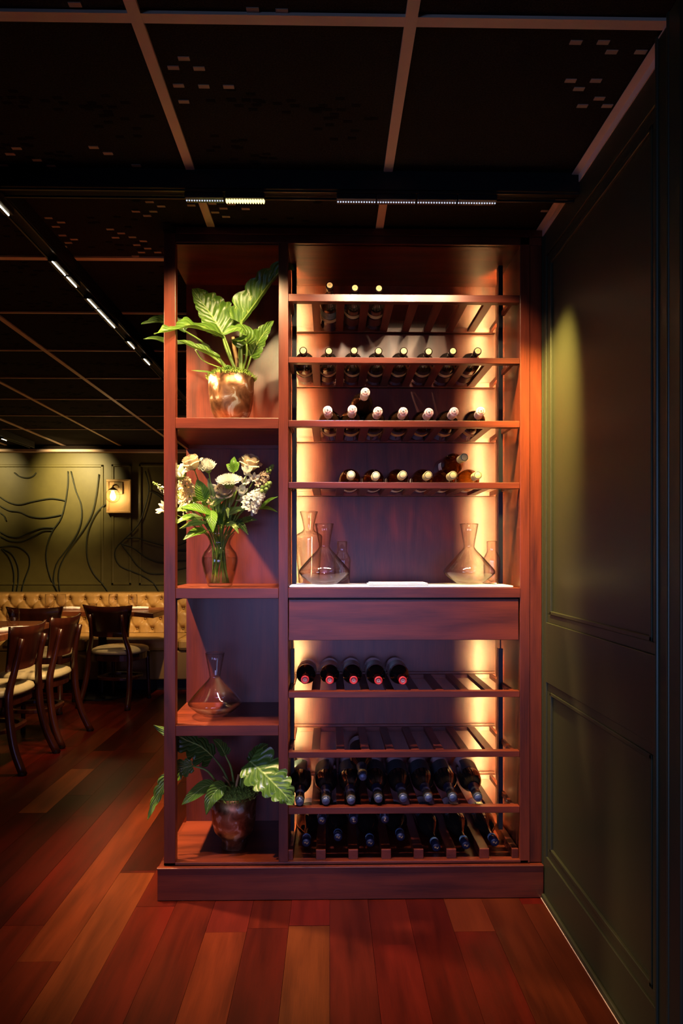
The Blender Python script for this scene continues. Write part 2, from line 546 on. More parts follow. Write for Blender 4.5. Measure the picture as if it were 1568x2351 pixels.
M['gold_leather'] = plain('tan_gold_leather', (0.42, 0.24, 0.075), 0.45, noise=0.10, nscale=30)
M['button'] = plain('button_leather', (0.25, 0.14, 0.045), 0.5)
M['moss'] = plain('green_moss', (0.17, 0.24, 0.03), 0.95, noise=0.6, nscale=120)
M['stem'] = plain('green_stem', (0.16, 0.25, 0.035), 0.45, noise=0.25, nscale=60)
M['stem_dark'] = plain('dark_green_stem', (0.10, 0.15, 0.03), 0.45, noise=0.25, nscale=60)
M['sheath'] = plain('tan_leaf_sheath', (0.42, 0.22, 0.08), 0.6, noise=0.3, nscale=60)
M['leaf_var'] = leafmat('variegated_leaf', (0.035, 0.085, 0.012), (0.10, 0.20, 0.022), (0.62, 0.66, 0.22), 0.42)
M['leaf_low'] = leafmat('broad_green_leaf', (0.035, 0.095, 0.014), (0.11, 0.22, 0.030), (0.5, 0.6, 0.2), 0.0, gloss=0.28)
M['leaf_flower'] = leafmat('bouquet_leaf', (0.06, 0.17, 0.010), (0.15, 0.34, 0.025), (0.5, 0.6, 0.2), 0.0)
M['leaf_dark'] = leafmat('dark_leaf', (0.018, 0.055, 0.010), (0.045, 0.10, 0.016), (0.5, 0.6, 0.2), 0.0)
M['white_petal'] = petalmat('white_petal', (0.86, 0.85, 0.76))
M['cream_petal'] = petalmat('cream_petal', (0.86, 0.72, 0.46))
M['blush_petal'] = petalmat('blush_petal', (0.80, 0.62, 0.44))
M['calyx'] = plain('flower_calyx', (0.20, 0.30, 0.06), 0.6)


def copper():
    m, nt, b, out = nmat('antiqued_copper')
    N, L = nt.nodes, nt.links
    tc = N.new('ShaderNodeTexCoord')
    nz = N.new('ShaderNodeTexNoise'); nz.inputs['Scale'].default_value = 17; nz.inputs['Detail'].default_value = 7; nz.inputs['Distortion'].default_value = 1.2
    L.new(tc.outputs['Object'], nz.inputs['Vector'])
    rp = N.new('ShaderNodeValToRGB')
    e = rp.color_ramp.elements
    e[0].position, e[0].color = 0.30, (0.10, 0.038, 0.018, 1)
    e[1].position, e[1].color = 0.52, (0.34, 0.155, 0.075, 1)
    q = e.new(0.57); q.color = (0.40, 0.21, 0.115, 1)
    q = e.new(0.61); q.color = (0.60, 0.52, 0.45, 1)
    L.new(nz.outputs['Fac'], rp.inputs['Fac'])
    L.new(rp.outputs['Color'], b.inputs['Base Color'])
    b.inputs['Metallic'].default_value = 0.9
    rr = N.new('ShaderNodeMapRange'); rr.inputs[3].default_value = 0.26; rr.inputs[4].default_value = 0.55
    L.new(nz.outputs['Fac'], rr.inputs[0]); L.new(rr.outputs[0], b.inputs['Roughness'])
    return m


M['copper'] = copper()

# ================================================================== the setting
def struct(name, mb, mat, **k):
    o = mb.build(name, mat, **k)
    o['kind'] = 'structure'
    return o


# ---- floor: planks 135 mm wide that run away from the camera
floor = struct('floor', MB().box(-5.6, XW + 0.10, 1.15, 7.45, -0.06, -0.0125), M['rail_black'])
PW = 0.135
RED = [(0.165, 0.015, 0.008), (0.130, 0.012, 0.008), (0.190, 0.022, 0.009), (0.105, 0.010, 0.007), (0.155, 0.020, 0.009), (0.200, 0.030, 0.010), (0.080, 0.009, 0.006)]
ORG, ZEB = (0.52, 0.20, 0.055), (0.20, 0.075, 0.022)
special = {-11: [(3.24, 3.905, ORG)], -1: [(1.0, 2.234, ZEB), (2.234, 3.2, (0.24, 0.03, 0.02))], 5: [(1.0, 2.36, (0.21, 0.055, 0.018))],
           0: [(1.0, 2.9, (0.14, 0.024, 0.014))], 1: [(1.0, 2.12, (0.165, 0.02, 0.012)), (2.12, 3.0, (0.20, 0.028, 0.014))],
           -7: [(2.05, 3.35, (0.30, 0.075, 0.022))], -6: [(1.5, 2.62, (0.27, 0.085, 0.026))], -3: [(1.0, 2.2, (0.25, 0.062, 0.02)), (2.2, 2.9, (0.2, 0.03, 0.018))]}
rp_ = random.Random(21)
for k in range(-30, 6):
    x0, x1 = k * PW + 0.0005, min((k + 1) * PW, XW + 0.002) - 0.0005
    if k < -22:
        segs = [(3.0 + j * 1.2, 4.2 + j * 1.2) for j in range(4)]
    else:
        segs = []
        y = 1.15 - rp_.uniform(0, 0.5)
        while y < 7.3:
            ln = rp_.uniform(0.75, 1.7)
            segs.append((y, min(y + ln, 7.3)))
            y += ln
    sp = special.get(k, [])
    cuts = []
    for a, b in segs:
        parts_ = [(a, b)]
        for c, d, _ in sp:
            nxt = []
            for e, f in parts_:
                if d <= e or c >= f:
                    nxt.append((e, f))
                else:
                    if e < c: nxt.append((e, c))
                    if f > d: nxt.append((d, f))
            parts_ = nxt
        cuts += [(e, f, None) for e, f in parts_ if f - e > 0.004]
    cuts += sp
    for a, b, c in cuts:
        a, b = max(a, 1.15), b
        if b - a < 0.004:
            continue
        o = MB().box(x0, x1, a + 0.0005, b - 0.0005, -0.012, rp_.uniform(-0.0004, 0.0004)).build('plank', M['floor'], floor)
        c = c or rp_.choice(RED if rp_.random() < 0.88 else [(0.26, 0.07, 0.022)])
        f = rp_.uniform(0.15, 0.25)
        o.color = (c[0] * f * 1.75, c[1] * f * 1.05, c[2] * f * 0.95, 1)

# ---- ceiling: felt tiles in a metal grid
ceil_ = struct('ceiling', MB().box(-5.6, XW + 0.10, 0.25, 7.45, CEIL + 0.022, CEIL + 0.08), M['rail_black'])
GX = [0.1787 + 0.6024 * k for k in range(-8, 1)]
GX = GX + [XW]
GY = [0.277 + 0.6031 * k for k in range(0, 12)]
GY[-1] = 7.3
rt = random.Random(5)


def slot_mesh(seed):
    r = random.Random(seed)
    b = MB()
    for q in range(7):
        cx, cy = r.uniform(0.08, 0.52), r.uniform(0.06, 0.54)
        for _ in range(7):
            x, y = cx + r.gauss(0, 0.05), cy + r.gauss(0, 0.035)
            if 0.03 < x < 0.56 and 0.02 < y < 0.57:
                b.box(x, x + 0.024, y, y + 0.010, CEIL + 0.0035, CEIL + 0.006)
    return b.mesh('slot_pattern', M['slot_dark'])


slotm = [slot_mesh(s) for s in (1, 2, 3)]
tiles = {}
tm = MB().box(0.003, 0.5994, 0.003, 0.600, CEIL + 0.0045, CEIL + 0.021).mesh('tile', M['tile'])
for i in range(len(GX) - 1):
    for j in range(len(GY) - 1):
        full = i < len(GX) - 2 and j < len(GY) - 2
        me = tm if full else MB().box(0.003, GX[i + 1] - GX[i] - 0.003, 0.003, GY[j + 1] - GY[j] - 0.003, CEIL + 0.0045, CEIL + 0.021).mesh('tile', M['tile'])
        o = bpy.data.objects.new('ceiling_tile', me)
        COL.objects.link(o)
        o.parent, o.location = ceil_, (GX[i], GY[j], 0)
        tiles[i, j] = o
        if full:
            q = bpy.data.objects.new('slot_pattern', slotm[rt.randrange(3)])
            COL.objects.link(q)
            q.parent = o
            q['kind'] = 'stuff'
LIT_SLOTS = [(172, 10), (580, 22), (647, 25), (422, 134), (398, 155), (457, 157), (410, 196), (468, 198), (525, 199), (422, 233), (38, 340), (23, 353), (85, 367), (8, 380),
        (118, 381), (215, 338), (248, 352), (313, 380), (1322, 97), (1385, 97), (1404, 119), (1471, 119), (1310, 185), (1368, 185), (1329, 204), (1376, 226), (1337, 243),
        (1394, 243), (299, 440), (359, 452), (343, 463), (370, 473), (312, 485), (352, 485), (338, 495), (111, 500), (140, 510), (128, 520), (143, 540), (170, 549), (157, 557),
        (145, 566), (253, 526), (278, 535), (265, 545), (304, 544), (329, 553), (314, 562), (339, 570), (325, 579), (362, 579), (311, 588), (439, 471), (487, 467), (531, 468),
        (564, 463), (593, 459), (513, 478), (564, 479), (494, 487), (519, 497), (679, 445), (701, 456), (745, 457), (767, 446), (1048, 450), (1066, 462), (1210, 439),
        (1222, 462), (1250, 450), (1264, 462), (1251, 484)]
for (u, v) in LIT_SLOTS:
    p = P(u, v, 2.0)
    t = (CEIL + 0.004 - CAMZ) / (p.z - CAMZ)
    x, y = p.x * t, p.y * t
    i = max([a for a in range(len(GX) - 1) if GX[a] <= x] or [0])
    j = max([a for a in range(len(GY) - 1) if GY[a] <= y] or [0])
    o = MB().box(-0.0135, 0.0135, -0.006, 0.006, CEIL + 0.0025, CEIL + 0.006).build('lit_slot_chip', M['slot_lit'], tiles[i, j])  # raised chip, its colour painting the lit face of a slot
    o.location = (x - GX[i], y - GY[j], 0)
for i, x in enumerate(GX[:-1]):
    if abs(x - TRX) < 0.05:
        continue
    MB().box(x - 0.0135, x + 0.0135, 0.25, 7.3, CEIL - 0.003, CEIL + 0.021).build('grid_runner', M['tee'], ceil_)
for j, y in enumerate(GY):
    for i in range(len(GX) - 1):
        if abs(y - 2.0862) < 0.01 and GX[i] > -1.2:
            continue
        w_ = 0.0135 if y < 2.8 else 0.006
        MB().box(GX[i] + 0.0136, GX[i + 1] - (0.0136 if i < len(GX) - 2 else 0), y - w_, y + w_, CEIL - 0.0025, CEIL + 0.021).build('cross_tee', M['tee'], ceil_)
MB().box(XW - 0.024, XW, 1.0, YF - 0.004, CEIL - 0.006, CEIL - 0.0035).box(XW - 0.003, XW, 1.0, YF - 0.004, CEIL - 0.028, CEIL - 0.006).build('wall_angle', M['tee'], ceil_)

# ---- green wall on the right with recessed panels
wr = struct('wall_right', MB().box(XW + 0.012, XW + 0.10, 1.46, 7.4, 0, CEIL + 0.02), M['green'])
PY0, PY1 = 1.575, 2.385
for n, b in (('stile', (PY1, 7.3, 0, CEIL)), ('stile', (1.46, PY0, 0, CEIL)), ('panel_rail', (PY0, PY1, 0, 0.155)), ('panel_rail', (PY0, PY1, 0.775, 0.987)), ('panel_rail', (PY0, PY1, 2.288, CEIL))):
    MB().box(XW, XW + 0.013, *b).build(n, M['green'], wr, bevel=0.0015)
for z0, z1 in ((0.155, 0.775), (0.987, 2.288)):
    for (a, b, c, d) in ((PY0, PY1, z0, z0 + 0.03), (PY0, PY1, z1 - 0.03, z1), (PY0, PY0 + 0.03, z0 + 0.03, z1 - 0.03), (PY1 - 0.03, PY1, z0 + 0.03, z1 - 0.03)):
        mb = MB().box(XW + 0.006, XW + 0.013, a, b, c, d)
        if d - c < 0.05:
            s_ = 1 if c == z0 else -1
            zz = d if s_ == 1 else c
            mb.box(XW + 0.003, XW + 0.013, a + 0.03, b - 0.03, min(zz, zz + s_ * 0.012), max(zz, zz + s_ * 0.012))
        else:
            s_ = 1 if a == PY0 else -1
            yy = b if s_ == 1 else a
            mb.box(XW + 0.003, XW + 0.013, min(yy, yy + s_ * 0.012), max(yy, yy + s_ * 0.012), c, d)
        mb.build('panel_moulding', M['green'], wr, bevel=0.002)
MB().box(XW - 0.012, XW, 1.535, YF - 0.02, 0, 0.018).build('shoe_moulding', M['green'], wr, bevel=0.004)
MB().box(XW - 0.0135, XW - 0.012, 1.535, YF - 0.02, 0, 0.002).build('sealant_line', M['tee'], wr)
MB().box(XW - 0.004, XW, YF - 0.006, YF + 0.0, 0.03, CEIL - 0.03).build('sealant_line', M['green'], wr)
cas = struct('trim_1', MB().box(XW - 0.022, XW + 0.10, 1.43, 1.535, 0, CEIL).box(XW - 0.034, XW + 0.10, 1.40, 1.45, 0, CEIL)
             .lathe([(0.006, 0.0), (0.006, CEIL)], 10, 'Z', (XW - 0.022, 1.522, 0)).lathe([(0.007, 0.0), (0.007, CEIL)], 10, 'Z', (XW - 0.030, 1.452, 0)), M['green'], bevel=0.003)
MB().box(XW, XW + 0.10, 0.0, 0.50, 0, CEIL + 0.02).build('wall_return', M['green'], wr)
dm = struct('door_1', MB().box(XW + 0.055, XW + 0.095, 0.50, 1.43, 0.005, CEIL), M['green'])
for z0, z1 in ((0.2, 1.0), (1.15, 2.25)):
    for (a, b, c, d) in ((0.62, 1.30, z0, z0 + 0.03), (0.62, 1.30, z1 - 0.03, z1), (0.62, 0.65, z0, z1), (1.27, 1.30, z0, z1)):
        MB().box(XW + 0.047, XW + 0.056, a, b, c, d).build('panel_moulding', M['green'], dm, bevel=0.003)
cas['label'] = 'green painted door casing at the end of the panelled wall'

# ---- green wall at the back of the dining room, with a mural in thin dark lines
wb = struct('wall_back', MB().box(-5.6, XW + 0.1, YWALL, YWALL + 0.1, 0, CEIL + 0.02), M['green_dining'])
K = YWALL / FPX
YM = YWALL - 0.012


def frame_rect(u0, u1, v0, v1):
    a, b = P(u0, v0, YWALL), P(u1, v1, YWALL)
    x0, x1, z1, z0 = a.x, b.x, a.z, b.z
    wd = 0.028
    for (c, d, e, f) in ((x0, x1, z0, z0 + wd), (x0, x1, z1 - wd, z1), (x0, x0 + wd, z0, z1), (x1 - wd, x1, z0, z1)):
        MB().box(c, d, YM, YWALL + 0.001, e, f).build('wall_moulding', M['green_dining'], wb, bevel=0.006)


frame_rect(-160, 238, 1066, 1343)
frame_rect(256, 302, 1066, 1343)
frame_rect(319, 560, 1066, 1343)
MB().box(-5.6, XW, YWALL - 0.07, YWALL, 2.358, CEIL - 0.004).build('cornice', M['tile'], wb)
MB().box(-5.6, XW, YWALL - 0.085, YWALL, 2.332, 2.358).build('cornice_lip', M['tee'], wb)
MUR = [[(0, 415), (60, 450), (130, 465), (220, 445), (330, 425), (400, 430), (445, 440)], [(0, 475), (60, 505), (130, 515), (200, 545), (280, 555), (360, 545), (420, 532)],
       [(0, 650), (60, 680), (130, 685), (200, 655), (280, 625), (365, 622)], [(0, 680), (70, 712), (150, 715), (220, 685), (290, 645), (355, 640)],
       [(458, 240), (457, 330), (440, 450), (410, 560), (350, 650), (315, 760), (315, 860), (345, 970), (390, 1058)],
       [(478, 240), (510, 370), (545, 460), (550, 560), (520, 660), (450, 770), (385, 860), (362, 960), (375, 1030), (400, 1070)],
       [(667, 260), (650, 400), (620, 530), (560, 640), (480, 750), (420, 850), (395, 940), (405, 1070)], [(730, 450), (660, 510), (610, 600), (585, 700), (590, 830), (630, 930), (690, 1000), (740, 1070)],
       [(0, 755), (70, 745), (140, 760), (195, 810), (200, 880), (175, 950), (155, 1010), (145, 1070)], [(10, 765), (60, 820), (90, 900), (95, 980), (85, 1070)], [(20, 765), (80, 800), (120, 880), (125, 970), (110, 1070)],
       [(980, 240), (1005, 350), (985, 460), (940, 590), (860, 680), (790, 750), (775, 810), (810, 880), (900, 920), (970, 950), (1040, 1000), (1080, 1070)], [(840, 695), (920, 690), (1000, 715), (1130, 750)],
       [(815, 730), (900, 760), (980, 820), (1060, 855), (1150, 862)], [(820, 735), (870, 800), (930, 880), (1010, 930), (1130, 932)], [(95, 250), (130, 275), (180, 285), (220, 275), (245, 250)],
       [(1000, 370), (1060, 400), (1110, 450), (1180, 590), (1290, 640)], [(1170, 745), (1220, 735), (1290, 700)], [(1170, 778), (1290, 782)], [(1170, 850), (1290, 845)], [(1170, 910), (1290, 885)], [(0, 520), (25, 540), (40, 575)]]
for pts in MUR:
    q = cr([P(a / 2.9386, 1000 + b / 2.9386, YM - 0.001) for a, b in pts], 26)
    MB().tube(q, 0.0068, 6, flat=0.25).build('mural_line', M['mural'], wb, smooth=True)
wl = struct('wall_left', MB().box(-5.7, -5.6, 1.15, 7.4, 0, CEIL + 0.02), M['green_dining'])
struct('baseboard_back', MB().box(-5.6, XW, YWALL - 0.015, YWALL, 0, 0.12), M['green_dining'])

# ================================================================== track lights
H_TR = 2.335


def track(name, label, a, b):
    """a black channel with its lips; a, b: ends on the ceiling (x, y)"""
    t = thing(name, label, 'track light', ((a[0] + b[0]) / 2, (a[1] + b[1]) / 2, CEIL), world=True)
    m = MB()
    m.bar((a[0], a[1], (H_TR + CEIL) / 2 + 0.004), (b[0], b[1], (H_TR + CEIL) / 2 + 0.004), 0.050, CEIL - H_TR - 0.008)
    m.build('channel', M['rail_black'], t)
    d = (Vector(b) - Vector(a)).normalized()
    nrm = Vector((-d.y, d.x))
    for s_ in (-1, 1):
        q = MB()
        o = nrm * (0.022 * s_)
        q.bar((a[0] + o.x, a[1] + o.y, H_TR + 0.001), (b[0] + o.x, b[1] + o.y, H_TR + 0.001), 0.006, 0.006)
        q.build('channel_lip', M['black'], t)
    return t


def module(t, c, d, ln, lit):
    """a linear light module with its row of small lenses"""
    c, d = Vector((c[0], c[1], 0)), Vector((d[0], d[1], 0)).normalized()
    z = H_TR - 0.008
    h = MB().bar(c - d * ln / 2 + Vector((0, 0, z)), c + d * ln / 2 + Vector((0, 0, z)), 0.034, 0.018).build('light_module', M['black'], t, bevel=0.002)
    n = max(6, int(ln / 0.0078))
    L_ = MB()
    for i in range(n):
        p = c + d * ln * ((i + 0.5) / n - 0.5)
        L_.ball(p + Vector((0, 0, z - 0.0095)), *((0.0042, 0.0120, 0.0075) if lit == 'led_on' else (0.0026, 0.0026, 0.0030)), 6, 4)
    o = L_.build('lens_row', M[lit], h, shift=t['_w'])
    o['kind'] = 'stuff'


tr1 = track('track_light', 'black track across the ceiling in front of the wine cabinet, one module lit bright yellow', (TRX - 0.02, 2.0862), (XW, 2.0862))
for a, b, lit in ((426, 514, 'led_dim'), (518, 608, 'led_on'), (773, 863, 'led_dim'), (865, 954, 'led_dim'), (957, 1048, 'led_dim'), (1050, 1139, 'led_dim')):
    x0, x1 = P(a, 432, 2.0862).x, P(b, 432, 2.0862).x
    module(tr1, ((x0 + x1) / 2, 2.0862), (1, 0), x1 - x0, lit)
tr2 = track('track_light', 'black track running along the dining room ceiling with rows of lit modules', (TRX, 1.6), (TRX, 7.1))
for a, b in ((459, 502), (605, 637), (640, 664), (690, 712), (714, 735), (736, 756), (787, 803), (826, 840), (876, 888), (931, 945)):
    y0, y1 = [FPX * (H_TR - 0.018 - CAMZ) / (VH - v) for v in (a, b)]
    module(tr2, (TRX, (y0 + y1) / 2), (0, 1), y1 - y0, 'led_far')
tr3 = track('track_light', 'distant track light over the far dining tables, two modules lit', (-3.06, 4.5), (-3.06, 7.0))
for y0, y1 in ((5.9, 6.15), (6.35, 6.45)):
    module(tr3, (-3.06, (y0 + y1) / 2), (0, 1), y1 - y0, 'led_far')

# ================================================================== the wine cabinet
XF = lambda u: P(u, VH, YF).x
zf = lambda v, Y=YF: CAMZ + (VH - v) * Y / FPX
xl0, xl1, xm0, xm1, xr0, xr1 = XF(376), XF(403), XF(639.5), XF(661.5), XF(1194), XF(1217)
cab = thing('wine_cabinet', 'tall mahogany wine cabinet with lit bottle racks and open plant shelves', 'cabinet', ((xl0 + XW) / 2, 2.61, 0), world=True)
WX, WY, WZ = M['wood_x'], M['wood_y'], M['wood_z']
ZP = zf(1990, 2.40)                 # top of the plinth
ZB0 = zf(1978)                      # cabinet floor
ZT = zf(559)                        # underside of the top
XE = XW - 0.003
MB().box(P(361, VH, 2.40).x, XE, 2.40, 2.82, 0.0015, ZP - 0.003).build('plinth', WX, cab, bevel=0.002)
MB().box(P(361, VH, 2.40).x - 0.002, XE, 2.397, 2.415, ZP - 0.006, ZP).build('plinth_cap', WX, cab, bevel=0.002)
MB().box(xl0, xr0 + 0.03, YF, 2.82, ZP, ZB0).build('floor_board', WX, cab, bevel=0.0015)
MB().box(xl0, xl1, YF, YF + 0.032, ZP, zf(538)).build('front_post', WZ, cab, bevel=0.0015)
MB().box(xm0, xm1, YF, 2.80, ZB0, ZT).build('divider', WZ, cab, bevel=0.0015)
MB().box(xr0, xr1 - 0.001, YF, YF + 0.02, ZP, ZT + 0.035).build('right_stile', WZ, cab, bevel=0.0015)
MB().box(xr1, XE, YF + 0.004, YF + 0.02, ZP, zf(540)).build('filler_strip', WZ, cab, bevel=0.001)
MB().box(xr0 + 0.004, xr0 + 0.024, YF + 0.02, 2.80, ZB0, ZT).build('side_panel', WZ, cab)
MB().box(xl0, xm0, YB, YB + 0.018, ZB0, ZT).build('back_panel', WZ, cab)
MB().box(xm0, xr0 + 0.024, YB, YB + 0.018, ZB0, ZT).build('back_panel', WZ, cab)
MB().box(xl0, xr0 + 0.024, YF + 0.012, YB + 0.018, ZT, ZT + 0.022).build('top_board', WX, cab)
MB().box(xl1 + 0.001, XE, YF, YF + 0.02, ZT - 0.0, zf(541)).build('header', WX, cab, bevel=0.001)
MB().box(xl1 + 0.001, XE, YF - 0.004, 2.82, zf(540.5), CEIL - 0.004).build('cornice', WX, cab, bevel=0.001)
MB().box(xl1 + 0.001, xm0 - 0.001, YF + 0.004, YF + 0.012, ZT - 0.006, ZT).build('header_bead', WX, cab)
for (v0, v1) in ((960, 984.5), (1350, 1374), (1664, 1688.5)):
    z1, z0 = zf(v0), zf(v1)
    s_ = MB().box(xl0, xm0, YF + 0.033, YB, z0, z1).box(xl1, xm0, YF, YF + 0.033, z0, z1).build('shelf', WX, cab, bevel=0.0015)
    MB().box(xl0 + 0.012, xm0, YB - 0.016, YB, z0 - 0.014, z0).build('shelf_cleat', WX, s_, shift=cab['_w'])
    MB().box(xl0, xl0 + 0.012, YF + 0.034, YB, z0 - 0.016, z0).build('shelf_cleat', WY, s_, shift=cab['_w'])
ZC = zf(1350)
MB().box(xm1, xr0, YF - 0.003, YB, zf(1372.5), ZC).build('counter', WX, cab, bevel=0.0015)
dr = MB().box(XF(663), XF(1190.5), YF + 0.001, YF + 0.02, zf(1470), zf(1376)).build('drawer_front', WX, cab, bevel=0.001)
MB().box(XF(672), XF(1180), YF + 0.021, YB - 0.03, zf(1466), zf(1380)).build('drawer_box', WX, dr, shift=cab['_w'])
MB().box(xm1, xr0, YF + 0.03, YB, zf(1375), zf(1372.5)).build('drawer_runner', M['black'], cab)

# light bars: black profiles with an LED strip that faces the back panel
BARX = (P(675.5, VH, 2.60).x, P(1148.5, VH, 2.60).x)
for i, bx_ in enumerate(BARX):
    for (va, vb) in ((570, 1343), (1489, 1906)):
        z1, z0 = zf(va, 2.6), zf(vb, 2.6)
        x = bx_ - (0.0085 if va > 1000 and i == 0 else 0)
        if va < 1000:
            z1 = ZT
        b_ = MB().box(x - 0.0085, x + 0.0085, 2.592, 2.606, z0, z1).box(x - 0.0085, x - 0.0070, 2.606, 2.622, z0, z1).box(x + 0.0070, x + 0.0085, 2.606, 2.622, z0, z1).build('light_bar', M['black'], cab, bevel=0.001)
        MB().box(x - 0.004, x + 0.004, 2.6065, 2.608, z0 + 0.006, z1 - 0.006).build('led_strip', M['led_strip'], b_, shift=cab['_w'])
        if va < 1000:
            MB().tube(cr([(x, 2.597, z0), (x + 0.002, 2.597, z0 - 0.015), (x - 0.001, 2.60, z0 - 0.03), (x + 0.006, 2.60, ZC + 0.001)], 10), 0.0025, 6).build('cable', M['black'], b_, smooth=True, shift=cab['_w'])
        else:
            MB().tube([(x, 2.597, z1), (x, 2.597, zf(1468))], 0.0025, 6).build('cable', M['black'], b_, shift=cab['_w'])

SLX = [P(696, VH, 2.45).x + k * 0.0905 for k in range(9)]      # bottle places, nine across
SLAT = [SLX[k] + 0.0452 for k in range(8)]
RACKV = ((673, 690), (818, 831), (963, 978), (1105, 1119), (1586, 1600), (1724.5, 1738), (1852, 1867))
RACKZ = []
for i, (v0, v1) in enumerate(RACKV):
    z1, z0 = zf(v0 + 2, YF + 0.002), zf(v1 + 2, YF + 0.002)
    RACKZ.append(z1)
    zl = z1 - 0.018
    x0, x1 = xm1 + 0.001, xr0 - 0.001
    fr = MB().box(x0, x1, YF + 0.002, YF + 0.030, z0, z1)
    fr.box(x0 + 0.004, x1, YB - 0.026, YB - 0.001, zl, z1).box(x0 + 0.004, x1, YB - 0.012, YB - 0.001, zl, z1 + 0.008)
    for (a, b) in ((x0 + 0.001, x0 + 0.013), (x1 - 0.026, x1 - 0.013)):
        fr.box(a, b, YF + 0.030, 2.585, zl, z1)  .box(a, b, 2.625, YB - 0.026, zl, z1)
    rk = fr.build('bottle_rack', WX, cab, bevel=0.0012)
    for s_ in SLAT:
        MB().box(s_ - 0.015, s_ + 0.015, YF + 0.030, YB - 0.026, zl + 0.002, z1 - 0.001).build('slat', WY, rk, shift=cab['_w'], bevel=0.001)
    for sx in (x0 + 0.013, x1 - 0.028):
        q = MB()
        for yy in (2.50, 2.62):
            q.ball((sx, yy, zl + 0.009), 0.003, 0.003, 0.003, 6, 4)
        q.build('screw', M['steel'], rk, shift=cab['_w'])
RBX = [P(u, VH, 2.44).x for u in (665.5, 736.5, 811, 886.5, 961, 1036, 1111.5, 1182)]
for i, x in enumerate(RBX):
    hw = 0.0175 if 0 < i < 7 else 0.0118
    MB().box(x - hw, x + hw, YF + 0.016, YB - 0.002, ZB0, ZB0 + 0.034).build('bottle_runner', WY, cab, bevel=0.0015)

# ================================================================== bottles (local axis +Y runs from the mouth to the base)
KIND = {'claret': dict(R=0.0375, r=0.0142, L=0.300, neck=0.085, sh=0.045, p=1.6), 'burgundy': dict(R=0.0415, r=0.0145, L=0.298, neck=0.070, sh=0.085, p=1.25),
        'sparkling': dict(R=0.0435, r=0.0150, L=0.312, neck=0.075, sh=0.095, p=1.2)}


def bottle_prof(k):
    d = KIND[k]
    R, r, L = d['R'], d['r'], d['L']
    pr = [(r * 0.72, 0.0), (r, 0.0015), (r, 0.010), (r * 0.94, 0.012), (r * 0.95, d['neck'])]
    for i in range(1, 9):
        t = i / 8
        pr.append((r * 0.95 + (R - r * 0.95) * (0.5 - 0.5 * cos(pi * t ** (1 / d['p'])))** 0.9, d['neck'] + d['sh'] * t))
    pr += [(R, L - 0.006), (R - 0.003, L - 0.001), (R - 0.008, L), (0.004, L - 0.012)]
    return pr


def label_patch(R, y0, y1, ac, span, mat, parent, name='label', n=20):
    """a paper label round the body; ac: angle of its middle in the x-z plane"""
    e = R + 0.0005
    m = MB()
    m.grid(lambda u, v: (e * cos(ac - span / 2 + span * u), y0 + (y1 - y0) * v, e * sin(ac - span / 2 + span * u)), n, 1)
    return m.build(name, mat, parent, smooth=True)


DOWN, UP = -pi / 2, pi / 2


